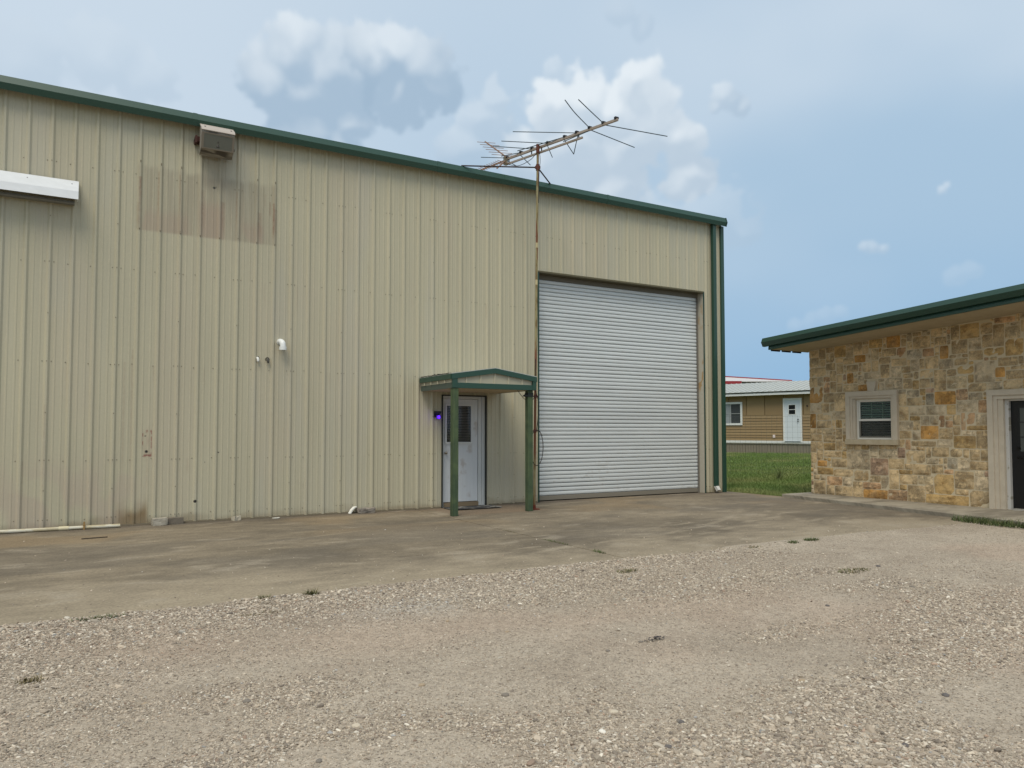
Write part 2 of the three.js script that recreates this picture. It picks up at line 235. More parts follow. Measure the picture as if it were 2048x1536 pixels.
// ---------------------------------------------------------------- warehouse
const greenTrim = std(38, 71, 59, 0.42), greenDark = std(33, 62, 52, 0.5);
const WX0 = -9.54, WX1 = 13.86, WTOP = 6.62, DOOR = [6.22, 7.17, 2.19], SHUT = [8.45, 13.19, 4.87];
const wallTex = (() => {
  const r = rng(9), rust = [];
  // [x, y top, y bottom, width, strength] thin rust and dirt runs below fixings
  rust.push([0.83, 5.62, 5.1, 0.03, 0.75], [0.82, 5.2, 4.7, 0.05, 0.3], [2.94, 5.5, 4.74, 0.02, 0.85], [2.88, 5.52, 5.2, 0.02, 0.6], [2.97, 5.4, 4.78, 0.05, 0.35], [1.1, 5.75, 4.9, 0.012, 0.7], [1.42, 5.75, 5.0, 0.012, 0.5], [2.32, 5.6, 4.9, 0.012, 0.55], [1.78, 5.55, 4.75, 0.05, 0.3], [2.1, 5.4, 4.7, 0.05, 0.35], [2.7, 5.3, 4.75, 0.06, 0.35], [0.66, 2.6, 0.2, 0.03, 0.22], [0.77, 2.8, 0.3, 0.025, 0.24], [-0.4, 1.9, 0.1, 0.03, 0.2], [8.2, 4.4, 0.4, 0.03, 0.14], [7.4, 1.7, 0.1, 0.04, 0.16], [4.7, 4.6, 3.2, 0.03, 0.1]);
  for (let i = 0; i < 60; i++) { const y = [5.65, 4.09, 2.56, 1.05][r() * 4 | 0]; rust.push([-9 + 22 * r(), y, y - 0.15 - 0.5 * r(), 0.012 + 0.02 * r(), 0.05 + 0.12 * r()]); }
  const buckets = new Map(); rust.forEach((q) => { for (let b = Math.floor((q[0] - 0.15) * 4); b <= Math.floor((q[0] + 0.15) * 4); b++) { if (!buckets.has(b)) buckets.set(b, []); buckets.get(b).push(q); } });
  const spots = [[1.739, 0.341, 0.024, 1], [1.0, 1.17, 0.022, 1], [0.98, 1.42, 0.01, 0.9], [2.09, 1.14, 0.012, 0.9], [1.88, 0.98, 0.01, 0.6], [1.955, 5.62, 0.02, 0.9]];
  return tex(2048, 1024, (u, v) => {
    const x = WX0 + u * 23.4, y = v * 6.9;
    const pan = hash(Math.floor((x + 0.394) / 0.9144), 3, 1), run = fbm(x * 7, y * 0.35, 0, 4), run2 = fbm(x * 26 + 5, y * 0.7, 0, 3), big = fbm(x * 0.5 + 20, y * 0.45, 0, 4), fin = vn(x * 60, y * 60);
    let c = [0.455, 0.42, 0.3]; let k = 1 + (pan - 0.5) * 0.045 + (run - 0.5) * 0.1 + (run2 - 0.5) * 0.07 + (big - 0.5) * 0.1 + (fin - 0.5) * 0.05;
    c = c.map((q) => q * k);
    c = mix3(c, [0.47, 0.4, 0.305], 0.2 * ss(0.56, 0.76, fbm(x * 1.4 + 3, y * 0.35 + 8, 0, 3)));                         // chalky pinkish fading
    c = mix3(c, [0.41, 0.41, 0.37], 0.18 * ss(0.58, 0.75, fbm(x * 2.2 + 44, y * 0.3 + 2, 0, 3)));                             // greyed chalking
    const sign = ss(0.76, 0.82, x) * ss(3.02, 2.97, x) * ss(4.73, 4.78, y) * ss(5.86, 5.74, y + 0.08 * (run - 0.5));      // outline left by a removed sign
    c = mix3(c, [0.27, 0.232, 0.165], sign * (0.22 + 0.4 * ss(0.35, 0.65, run2 * 0.6 + run * 0.4)));
    c = mix3(c, [0.36, 0.265, 0.2], 0.5 * sign * ss(1.66, 1.8, x) * ss(2.16, 2.08, x) * ss(5.45, 5.2, y));
    c = mix3(c, [0.36, 0.265, 0.2], 0.4 * sign * ss(0.5, 0.62, fbm(x * 3 + 7, y * 0.8, 0, 2)) * ss(5.2, 4.95, y));
    c = mix3(c, [0.24, 0.2, 0.15], 0.45 * ss(1.7, 1.8, x) * ss(2.3, 2.1, x) * ss(5.5, 5.7, y) * ss(0.3, 0.6, run + 0.12)); // grime below the floodlight
    for (const q of buckets.get(Math.floor(x * 4)) ?? []) { const w = Math.abs(x - q[0] - 0.006 * (vn(y * 9, q[0] * 31) - 0.5)) / q[3]; if (w < 1 && y < q[1] && y > q[2]) c = mix3(c, [0.2, 0.1, 0.062], q[4] * (1 - w) * ss(q[2], mix(q[2], q[1], 0.5), y) * (0.4 + 0.9 * vn(x * 90, y * 30))); }
    const fr = Math.max(Math.abs(x - 1.005) / 0.065, Math.abs(y - 1.3) / 0.2);                                             // rusty outline of a removed plate
    if (fr < 1.6) c = mix3(c, [0.25, 0.115, 0.085], (0.85 * ss(0.8, 0.97, fr) * ss(1.12, 1.0, fr) * ss(0.35, 0.6, fbm(x * 30 + 4, y * 16, 0, 3)) + 0.3 * ss(1.5, 0.6, fr) * vn(x * 40, y * 9)));
    for (const [sx, sy, sr, sk] of spots) { const d2 = Math.hypot(x - sx, y - sy) / sr; if (d2 < 1.3) c = mix3(c, [0.012, 0.01, 0.009], sk * ss(1.2, 0.8, d2)); }
    c = mix3(c, [0.19, 0.12, 0.05], 0.85 * ss(0.48, 0.05, y + 0.35 * (fbm(x * 5, y * 4, 0, 3) - 0.5)) * ss(0.52, 0.66, x) * ss(1.08, 0.98, x));   // rust-brown splash
    c = mix3(c, [0.25, 0.195, 0.12], 0.6 * ss(0.2, 0.02, y + 0.22 * (fbm(x * 3, y * 6, 0, 3) - 0.4)));                     // soil splashed up from the apron
    c = mix3(c, [0.42, 0.33, 0.27], 0.4 * ss(0.42, 0.6, fbm(x * 2, y * 1.6 + 6, 0, 3)) * ss(1.3, 0.5, y) * ss(1.6, 0.4, x));
    return c;
  });
})();
const wallMat = new THREE.MeshStandardMaterial({ map: wallTex, roughness: 0.55, side: THREE.DoubleSide });
const PITCH = 0.3048, RIB0 = -0.699;
const ribH = (x) => { let t = ((x - RIB0) / PITCH) % 1; if (t < 0) t += 1; const d = Math.min(t, 1 - t) * PITCH; if (d < 0.012) return 0.027; if (d < 0.04) return 0.027 * (0.04 - d) / 0.028; for (const c of [PITCH / 3, 2 * PITCH / 3]) { const e = Math.abs(t * PITCH - c); if (e < 0.008) return 0.0045; if (e < 0.016) return 0.0045 * (0.016 - e) / 0.008; } return 0; };
const breaks = [-0.04, -0.012, 0.012, 0.04, PITCH / 3 - 0.016, PITCH / 3 - 0.008, PITCH / 3 + 0.008, PITCH / 3 + 0.016, 2 * PITCH / 3 - 0.016, 2 * PITCH / 3 - 0.008, 2 * PITCH / 3 + 0.008, 2 * PITCH / 3 + 0.016];
function sheet(xa, xb, y0, y1, z = 0) {
  const xs = [xa, xb]; for (let k = Math.floor((xa - RIB0) / PITCH) - 1; k <= Math.ceil((xb - RIB0) / PITCH) + 1; k++) for (const b of breaks) { const x = RIB0 + k * PITCH + b; if (x > xa + 1e-4 && x < xb - 1e-4) xs.push(x); }
  xs.sort((a, b) => a - b); const p = [];
  for (let i = 0; i + 1 < xs.length; i++) { const a = xs[i], b = xs[i + 1], e = 1e-5, za = z + ribH(a + e), zb = z + ribH(b - e); p.push(a, y0, za, b, y0, zb, b, y1, zb, a, y0, za, b, y1, zb, a, y1, za); }
  const g = new THREE.BufferGeometry(); g.setAttribute('position', new THREE.Float32BufferAttribute(p, 3)); g.computeVertexNormals();
  return planarUV(g, (x, y) => [(x - WX0) / 23.4, y / 6.9]);
}
const warehouse = thing('warehouse', 'large tan ribbed metal warehouse with green trim and tall roller door', 'warehouse', [0, 0, 0]);
{
  const lap0 = RIB0 + PITCH;
  for (let j = -10; j < 18; j++) {
    let xa = Math.max(WX0, lap0 + j * 3 * PITCH + 0.03), xb = Math.min(WX1, lap0 + (j + 1) * 3 * PITCH + 0.034); if (xb <= xa) continue;
    const cuts = [xa, xb, DOOR[0] - 0.02, DOOR[1] + 0.02, SHUT[0], SHUT[1]].filter((x) => x >= xa && x <= xb).sort((a, b) => a - b), gs = [];
    for (let i = 0; i + 1 < cuts.length; i++) { const a = cuts[i], b = cuts[i + 1]; if (b - a < 1e-3) continue; const m = (a + b) / 2; const y0 = m > DOOR[0] - 0.02 && m < DOOR[1] + 0.02 ? DOOR[2] + 0.02 : m > SHUT[0] && m < SHUT[1] ? SHUT[2] : 0.012; gs.push(sheet(a, b, y0, WTOP + 0.06, (j & 1) * 0.0012)); }
    part('wall_panel', gs, wallMat, warehouse);
  }
  // hidden sides close the building; low roof falls towards the gutter
  part('end_wall', box(WX1 - 0.1, WX1 - 0.01, 0, WTOP, -26, -0.04), std(165, 158, 138, 0.6), warehouse);
  part('end_wall', box(WX0, WX0 + 0.1, 0, WTOP, -26, -0.04), std(165, 158, 138, 0.6), warehouse);
  part('rear_wall', box(WX0, WX1, 0, WTOP, -26.1, -26), std(165, 158, 138, 0.6), warehouse);
  part('roof', alongX([[0.04, 6.7], [0.04, 6.75], [-13, 7.5], [-26.2, 6.75], [-26.2, 6.7], [-13, 7.45]], WX0, WX1), std(170, 172, 168, 0.45, { metalness: 0.4 }), warehouse);
  // eave gutter in lengths with lapped seams
  const gp = (o) => [[0.036, 6.628], [0.1, 6.598 - o], [0.168 + o, 6.566 - o], [0.205 + o, 6.66], [0.165 + o, 6.775 + o], [0.05, 6.775 + o]];
  const seams = [WX0 - 0.02, -2.4, 1.62, 6.05, 10.2, WX1 - 0.03];
  for (let i = 0; i < 5; i++) part('gutter', alongX(gp(0), seams[i] + (i ? 0.002 : 0), seams[i + 1]), greenTrim, warehouse);
  for (const x of seams.slice(1, 5)) part('gutter_seam', alongX(gp(0.004), x - 0.035, x + 0.03), greenTrim, warehouse);
  part('gutter_end_cap', alongX(gp(0.006), WX1 - 0.03, WX1 + 0.002), greenDark, warehouse);
  // corner trim and downspout
  part('corner_trim', [rbox(WX1 - 0.075, WX1 + 0.03, 0.0, 6.6, -0.12, 0.05, 0.006)], greenTrim, warehouse);
  part('downspout', [rbox(13.45, 13.555, 0.16, 6.6, 0.036, 0.125, 0.012)], greenTrim, warehouse);
  part('downspout_outlet', [bar([13.5, 0.17, 0.08], [13.5, 0.06, 0.16], 0.09, 0.07)], std(205, 205, 200, 0.6), warehouse);
  part('base_trim', alongX([[0, 0.001], [0.04, 0.001], [0.036, 0.012], [0, 0.03]], WX0, DOOR[0] - 0.04), std(90, 82, 66, 0.8), warehouse);
  part('base_trim', alongX([[0, 0.001], [0.04, 0.001], [0.036, 0.012], [0, 0.03]], DOOR[1] + 0.04, SHUT[0] - 0.04), std(90, 82, 66, 0.8), warehouse);
  // fasteners: too small to pick apart
  const pos = [], lapSet = (k) => ((k - 1) % 3 + 3) % 3 === 0, clear = (x, y) => !(x > DOOR[0] - 0.06 && x < DOOR[1] + 0.06 && y < DOOR[2] + 0.05) && !(x > SHUT[0] - 0.04 && x < SHUT[1] + 0.04 && y < SHUT[2] + 0.05) && x > WX0 && x < 13.7 && !(x > 13.42 && x < 13.58);
  for (let k = -29; k < 48; k++) { const x = RIB0 + k * PITCH;
    for (const y of [0.15, 1.05, 2.56, 4.09, 5.65]) { if (lapSet(k)) for (const dx of [-0.06, 0, 0.06]) clear(x + dx, y) && pos.push([x + dx, y + (hash(k, y * 100, 5) - 0.5) * 0.02, dx ? 0.002 : 0.028]); else clear(x - 0.06, y) && pos.push([x - 0.06, y + (hash(k, y * 100, 9) - 0.5) * 0.03, 0.002]); }
    if (lapSet(k)) for (const y of [0.6, 1.78, 3.3, 4.8]) clear(x, y) && pos.push([x, y, 0.028]); }
  for (const x of [0.83, 1.135, 1.44, 1.745, 2.05, 2.66, 2.965]) { pos.push([x, 4.76, 0.034], [x, 4.77, 0.036]); if (x < 1.5 || x > 2.5) pos.push([x, 5.88, 0.034], [x, 5.86, 0.034]); }
  const im = new THREE.InstancedMesh(new THREE.CylinderGeometry(0.0075, 0.0095, 0.008, 6).rotateX(Math.PI / 2), std(122, 113, 94, 0.6), pos.length); im.name = 'panel_screws'; im.userData.kind = 'stuff'; im.castShadow = im.receiveShadow = true;
  pos.forEach((p, i) => im.setMatrixAt(i, new THREE.Matrix4().setPosition(...p))); warehouse.add(im);
}
// roller shutter door: corrugated curtain set back in its opening
{
  const ZC = -0.2, jambMat = new THREE.MeshStandardMaterial({ roughness: 0.7, map: tex(128, 512, (u, v) => { const y = v * 5, n = fbm(u * 4, y * 5, 0, 4); let c = [0.44, 0.41, 0.33]; c = mix3(c, [0.36, 0.2, 0.05], 0.75 * ss(0.52, 0.62, n) * (ss(2.4, 2.6, y) * ss(3.3, 3.1, y) + 0.6 * ss(3.9, 4.1, y) * ss(4.7, 4.5, y))); return c; }) });
  const frame = part('shutter_frame', [box(SHUT[0] - 0.03, SHUT[0], 0, SHUT[2], -0.32, 0.036)], greenDark, warehouse);
  const jg = planarUV(box(SHUT[1], SHUT[1] + 0.012, 0.004, SHUT[2], -0.32, 0.02), (x, y, z) => [z * 2, y / 5]);
  part('jamb', jg, jambMat, frame);
  part('jamb_edge', [box(SHUT[1] - 0.004, SHUT[1] + 0.02, 0.004, SHUT[2] + 0.02, 0.021, 0.044)], greenDark, frame);
  part('head_trim', [box(SHUT[0] - 0.034, SHUT[1] + 0.02, SHUT[2], SHUT[2] + 0.035, -0.32, 0.04)], std(92, 86, 62, 0.7), frame);
  part('head_beam', [box(SHUT[0] + 0.004, SHUT[1] - 0.004, SHUT[2] - 0.1, SHUT[2] - 0.004, -0.3, -0.16)], std(104, 98, 84, 0.7), frame);
  const sh = part('roller_shutter', box(SHUT[0] + 0.01, SHUT[1] - 0.01, 0.02, SHUT[2] - 0.08, ZC - 0.05, ZC - 0.04), std(120, 126, 128, 0.6), warehouse);
  const n = 54, y0 = 0.115, ph = (SHUT[2] - 0.1 - y0) / n, prof = [[-0.02, 0], [-0.02, 0.008], [0.012, 0.009], [0.019, 0.02], [0.0215, 0.042], [0.02, 0.062], [0.0165, ph - 0.008], [0.012, ph - 0.005], [-0.02, ph - 0.004]];
  const pr = [...prof.map(([a, b]) => [a, Math.min(b, ph)]), [-0.03, ph], [-0.03, 0]];
  const slatTex = tex(1024, 256, (u, v) => { const x = u * 4.8, y = v * 5; const a = fbm(x * 1.6, y * 6, 0, 4), b = fbm(x * 0.5 + 9, y * 1.2, 0, 3), d = fbm(x * 9, y * 22, 0, 2); const k = 1 + (a - 0.5) * 0.1 + (b - 0.5) * 0.08; let c = [0.61 * k, 0.64 * k, 0.64 * k]; return mix3(c, [0.36, 0.34, 0.3], (0.12 + 0.55 * ss(1.0, 0.2, y) * ss(0.4, 0.6, b)) * ss(0.62, 0.8, a * 0.5 + d * 0.5)); });
  const mats = [0, 1, 2].map((k) => new THREE.MeshStandardMaterial({ map: slatTex, color: new THREE.Color().setScalar(0.96 + 0.03 * k), roughness: 0.42 }));
  const rr = rng(4);
  for (let i = 0; i < n; i++) { const g = alongX(pr.map(([a, b]) => [ZC + a, y0 + i * ph + b]), SHUT[0] + 0.012, SHUT[1] - 0.012); planarUV(g, (x, y) => [(x - 8.4) / 4.8, y / 5]); part('slat', g, mats[rr() * 3 | 0], sh).rotation.z = (rr() - 0.5) * 0.0006; }
  part('bottom_bar', [rbox(SHUT[0] + 0.012, SHUT[1] - 0.012, 0.02, 0.112, ZC - 0.03, ZC + 0.03, 0.005)], std(128, 122, 110, 0.6), sh);
  part('bottom_seal', [box(SHUT[0] + 0.02, SHUT[1] - 0.02, 0.001, 0.019, ZC - 0.02, ZC + 0.01)], std(40, 38, 36, 0.9), sh);
  part('guide_rail', [box(SHUT[0] + 0.002, SHUT[0] + 0.05, 0.002, SHUT[2] - 0.11, ZC + 0.03, ZC + 0.045)], std(150, 158, 160, 0.5), sh);
  part('guide_rail', [box(SHUT[1] - 0.05, SHUT[1] - 0.002, 0.002, SHUT[2] - 0.11, ZC + 0.03, ZC + 0.045)], std(110, 106, 98, 0.6), sh);
}
// personnel door
{
  const white = new THREE.MeshStandardMaterial({ roughness: 0.55, map: tex(256, 512, (u, v) => { const n = fbm(u * 6, v * 12, 0, 4), s = fbm(u * 40, v * 4 + 9, 0, 3); let c = [0.6, 0.62, 0.63].map((q) => q * (0.95 + 0.1 * s)); c = mix3(c, [0.33, 0.27, 0.22], 0.5 * ss(0.62, 0.85, n + 0.3 * Math.exp(-(((u - 0.06) / 0.12) ** 2) - (((v - 0.47) / 0.07) ** 2)) + 0.1 * ss(0.12, 0, v))); return c; }) });
  const dk = std(38, 40, 34, 0.7), X0 = DOOR[0], X1 = DOOR[1], T = DOOR[2];
  const door = part('entry_door', planarUV(rbox(X0 + 0.05, X1 - 0.14, 0.1, T - 0.06, -0.1, -0.055, 0.004), (x, y) => [(x - X0) / 0.95, y / 2.2]), white, warehouse);
  part('door_casing', [box(X0 - 0.02, X0, 0.004, T, -0.12, 0.04), box(X1, X1 + 0.02, 0.004, T, -0.12, 0.04), box(X0 - 0.02, X1 + 0.02, T, T + 0.022, -0.12, 0.042)], dk, door);
  const fm = std(196, 198, 195, 0.6);
  part('door_jamb', [box(X0 + 0.001, X0 + 0.045, 0.004, T - 0.001, -0.13, -0.03)], fm, door);
  part('door_jamb', [box(X1 - 0.135, X1 - 0.06, 0.004, T - 0.001, -0.13, -0.035), box(X1 - 0.058, X1 - 0.001, 0.004, T - 0.001, -0.15, -0.005)], fm, door);
  part('door_head', [box(X0 + 0.047, X1 - 0.137, T - 0.055, T - 0.001, -0.13, -0.03)], fm, door);
  part('threshold', [box(X0 + 0.047, X1 - 0.137, 0.002, 0.09, -0.13, -0.02)], std(128, 112, 88, 0.8), door);
  const wx0 = 6.33, wx1 = 6.87, wy0 = 1.28, wy1 = 2.0;
  part('window_backing', box(wx0, wx1, wy0, wy1, -0.0535, -0.052), std(22, 22, 24, 0.9), door);
  const sl = []; for (let y = wy0 + 0.012; y < wy1; y += 0.032) sl.push(new THREE.BoxGeometry(wx1 - wx0 - 0.02, 0.001, 0.024).rotateX(-0.9).translate((wx0 + wx1) / 2, y, -0.04));
  part('blind', sl, std(98, 98, 96, 0.6), door);
  part('window_pane', box(wx0, wx1, wy0, wy1, -0.03, -0.027), new THREE.MeshPhysicalMaterial({ color: 0xffffff, transmission: 1, roughness: 0.05, thickness: 0, ior: 1.25 }), door);
  part('window_frame', [box(wx0 - 0.03, wx1 + 0.03, wy1, wy1 + 0.03, -0.0545, -0.024), box(wx0 - 0.03, wx1 + 0.03, wy0 - 0.03, wy0, -0.0545, -0.024), box(wx0 - 0.03, wx0, wy0, wy1, -0.0545, -0.024), box(wx1, wx1 + 0.03, wy0, wy1, -0.0545, -0.024)], std(205, 207, 205, 0.55), door);
  const hd = part('door_handle', [new THREE.SphereGeometry(0.028, 12, 8).translate(X0 + 0.085, 1.07, 0.005), rod([X0 + 0.085, 1.07, -0.055], [X0 + 0.085, 1.07, 0.0], 0.012, 8)], std(150, 145, 130, 0.35, { metalness: 0.9 }), door);
}

// ---------------------------------------------------------------- things on and by the warehouse wall
// entry canopy: gabled little roof on two green posts
{
  const c = thing('entry_canopy', 'small gabled canopy with green trim over the white entry door', 'canopy', [6.62, 0, 0.7]);
  const L = (g) => (Array.isArray(g) ? g : [g]).map((q) => q.translate(-6.62, 0, -0.7));
  const postMat = new THREE.MeshStandardMaterial({ roughness: 0.8, map: tex(64, 512, (u, v) => { const n = fbm(u * 3, v * 26, 0, 4), s = fbm(u * 20, v * 5 + 4, 0, 3); return mix3([0.042, 0.07, 0.036], [0.082, 0.118, 0.052], ss(0.3, 0.75, n * 0.5 + s * 0.5)); }) });
  const post = (x, z, t) => part('post', L(planarUV(rbox(x - 0.055, x + 0.055, 0.001, t, z - 0.055, z + 0.055, 0.006), (a, y, b) => [(a + b) * 3, y / 2.3])), postMat, c);
  const Z1 = 1.45; post(5.815, 1.385, 2.28); post(7.4, 1.33, 2.26);
  const x0 = 5.73, x1 = 7.5, xm = 6.61, ye = 2.47, yr = 2.6;
  const gable = (z0, z1, lo, hi) => { const s = new THREE.Shape([[x0, ye + lo], [xm, yr + lo], [x1, ye + lo], [x1, ye + hi], [xm, yr + hi], [x0, ye + hi]].map(([a, b]) => new THREE.Vector2(a, b))); return new THREE.ExtrudeGeometry(s, { depth: z1 - z0, bevelEnabled: false }).translate(0, 0, z0); };
  part('rake_trim', L(gable(Z1 - 0.02, Z1 + 0.012, -0.05, 0.042)), greenTrim, c);
  part('eave_trim', L(box(x0 - 0.012, x0 + 0.012, ye - 0.05, ye + 0.042, 0.04, Z1 - 0.021)), greenTrim, c);
  part('eave_trim', L(box(x1 - 0.012, x1 + 0.012, ye - 0.05, ye + 0.042, 0.04, Z1 - 0.021)), greenTrim, c);
  part('beam', L(rbox(x0 + 0.02, x1 - 0.02, 2.262, 2.36, Z1 - 0.05, Z1 - 0.001, 0.004)), greenTrim, c);
  part('beam', L(box(x0 + 0.021, x0 + 0.055, 2.263, 2.36, 0.04, Z1 - 0.055)), std(74, 86, 78, 0.6), c);
  part('beam', L(box(x1 - 0.055, x1 - 0.021, 2.263, 2.36, 0.04, Z1 - 0.055)), greenTrim, c);
  part('corner_trim', L(box(x0 + 0.012, x0 + 0.115, 2.272, ye - 0.03, Z1 - 0.018, Z1 + 0.004)), greenTrim, c);
  part('corner_trim', L(box(x1 - 0.09, x1 - 0.012, 2.272, ye - 0.03, Z1 - 0.018, Z1 + 0.004)), greenTrim, c);
  // ribbed infill of the gable and the side
  const infill = std(178, 172, 150, 0.55);
  const tri = new THREE.Shape([[x0 + 0.11, 2.35], [x1 - 0.09, 2.35], [x1 - 0.09, ye], [xm, yr], [x0 + 0.11, ye]].map(([a, b]) => new THREE.Vector2(a, b)));
  part('gable_panel', L([new THREE.ExtrudeGeometry(tri, { depth: 0.01, bevelEnabled: false }).translate(0, 0, Z1 - 0.045), ...[6.03, 6.32, 6.61, 6.9, 7.19].map((x) => alongXrib(x, 2.36, ye + (yr - ye) * (1 - Math.abs(x - xm) / 0.885) - 0.03, Z1 - 0.036))]), infill, c);
  function alongXrib(x, y0, y1, z) { const s = new THREE.Shape([[-0.022, 0], [-0.01, -0.024], [0.01, -0.024], [0.022, 0]].map(([a, b]) => new THREE.Vector2(a, b))); return new THREE.ExtrudeGeometry(s, { depth: y1 - y0, bevelEnabled: false }).rotateX(-Math.PI / 2).translate(x, y0, z); }
  const side = []; for (const z of [0.25, 0.55, 0.85, 1.15]) side.push(box(x0 - 0.004, x0 + 0.02, 2.361, ye - 0.051, z - 0.018, z + 0.018));
  part('side_panel', L([box(x0 + 0.021, x0 + 0.03, 2.361, ye, 0.04, Z1 - 0.06), ...side]), infill, c);
  part('side_panel', L(box(x1 - 0.03, x1 - 0.021, 2.361, ye, 0.04, Z1 - 0.06)), infill, c);
  part('roof_sheet', L(gable(0.04, Z1 + 0.002, 0.044, 0.056)), std(186, 186, 180, 0.5, { metalness: 0.3 }), c);
  const tatters = []; const r = rng(3); for (let i = 0; i < 16; i++) { const z = 0.1 + 1.25 * i / 16; tatters.push(new THREE.BoxGeometry(0.03 + 0.05 * r(), 0.006, 0.05 + 0.05 * r()).rotateZ((r() - 0.5) * 0.6).translate(x0 + 0.02, ye + 0.062 + 0.004 * r(), z)); }
  part('roof_edge_closure', L(tatters), std(58, 52, 44, 0.9), c);
  part('soffit', L(box(x0 + 0.056, x1 - 0.056, 2.266, 2.276, 0.05, Z1 - 0.056)), std(176, 160, 126, 0.8), c);
}
// floodlight box under the gutter
{
  const f = thing('floodlight', 'dirty box floodlight mounted on the wall just under the green gutter', 'floodlight', [1.95, 6.35, 0]);
  const hsg = std(122, 112, 98, 0.7), rust = std(70, 40, 34, 0.85);
  // section in z, y: sloping top, tilted glass face, tapered bottom
  const sec = [[0.12, 0.27], [0.36, 0.125], [0.385, 0.085], [0.29, -0.185], [0.12, -0.245]];
  part('housing', alongX(sec, -0.255, 0.255), new THREE.MeshStandardMaterial({ roughness: 0.75, map: tex(256, 256, (u, v) => mix3([0.075, 0.065, 0.052], [0.3, 0.275, 0.235], ss(0.35, 0.7, tfbm(u, v, 6, 5, 2)))) }), f);
  part('top_lid', alongX([[0.122, 0.275], [0.365, 0.13], [0.392, 0.09], [0.4, 0.1], [0.372, 0.148], [0.122, 0.3]], -0.262, 0.262), std(178, 168, 158, 0.6), f);
  const th = Math.atan2(0.27, 0.095), n = [Math.sin(th), -Math.cos(th)];                                                     // outward normal of the glass face in z, y
  const P = (t, o) => [0, mix(0.06, -0.17, t) + n[1] * o, mix(0.3765, 0.2955, t) + n[0] * o];
  const face = (x0, x1, t0, t1, o0, o1) => { const a = P(t0, o0), b = P(t1, o0), c = P(t1, o1), d = P(t0, o1); return alongX([[a[2], a[1]], [b[2], b[1]], [c[2], c[1]], [d[2], d[1]]], x0, x1); };
  part('reflector', face(-0.22, 0.22, 0.08, 0.94, 0.0015, 0.003), std(112, 110, 92, 0.5), f);
  part('lamp', [new THREE.SphereGeometry(0.03, 12, 10).scale(1, 1.5, 0.8).translate(0, -0.05, 0.352), new THREE.CylinderGeometry(0.025, 0.032, 0.06, 10).translate(0, -0.115, 0.33)], std(60, 56, 48, 0.5), f);
  part('lens', face(-0.22, 0.22, 0.06, 0.96, 0.034, 0.037), new THREE.MeshPhysicalMaterial({ color: col(176, 178, 166), transmission: 0.75, roughness: 0.25, thickness: 0 }), f);
  part('lens_frame', [face(-0.255, 0.255, -0.02, 0.06, 0.001, 0.042), face(-0.255, 0.255, 0.96, 1.03, 0.001, 0.042), face(-0.255, -0.22, 0.061, 0.959, 0.001, 0.042), face(0.22, 0.255, 0.061, 0.959, 0.001, 0.042)], hsg, f);
  part('bracket', [box(-0.32, -0.256, -0.03, 0.05, 0.1, 0.16), box(-0.325, -0.295, -0.06, 0.06, 0.02, 0.18), box(-0.33, 0.1, -0.03, 0.03, 0.0, 0.035)], rust, f);
  part('clamp_bolt', [rod([0.256, -0.1, 0.2], [0.285, -0.1, 0.2], 0.025, 8)], std(60, 34, 28, 0.8), f);
  for (const x of [-0.2, 0.21]) part('lid_clip', [rbox(x - 0.015, x + 0.015, 0.145, 0.18, 0.3, 0.34, 0.005)], std(40, 36, 32, 0.8), f);
}
// white sheet-metal hood at the left
{
  const h = thing('vent_hood', 'long white sheet metal hood projecting from the tan wall', 'hood', [-1.8, 5.2, 0]);
  const m = new THREE.MeshStandardMaterial({ roughness: 0.5, map: tex(512, 64, (u, v) => { const k = 0.94 + 0.12 * fbm(u * 20, v * 8, 0, 4); return [0.66 * k, 0.68 * k, 0.7 * k]; }) });
  part('top_sheet', alongX([[0.034, 0.185], [0.034, 0.179], [0.27, -0.042], [0.276, -0.04]], -1.75, 1.77), m, h);
  part('front_flange', alongX([[0.276, -0.04], [0.271, -0.043], [0.3, -0.17], [0.305, -0.17]], -1.75, 1.77), m, h);
  part('end_plate', alongX([[0.034, 0.178], [0.27, -0.045], [0.298, -0.168], [0.16, -0.17], [0.034, -0.1]], 1.755, 1.768), m, h);
  part('lower_channel', alongX([[0.034, -0.17], [0.16, -0.165], [0.17, -0.2], [0.15, -0.215], [0.034, -0.205]], -1.75, 1.72), std(120, 120, 116, 0.5), h);
  part('screws', [-1.2, -0.6, 0, 0.55, 1.1, 1.68].map((x) => new THREE.CylinderGeometry(0.008, 0.008, 0.01, 6).translate(x, 0.11, 0.115)), std(90, 90, 88, 0.5), h).userData.kind = 'stuff';
}
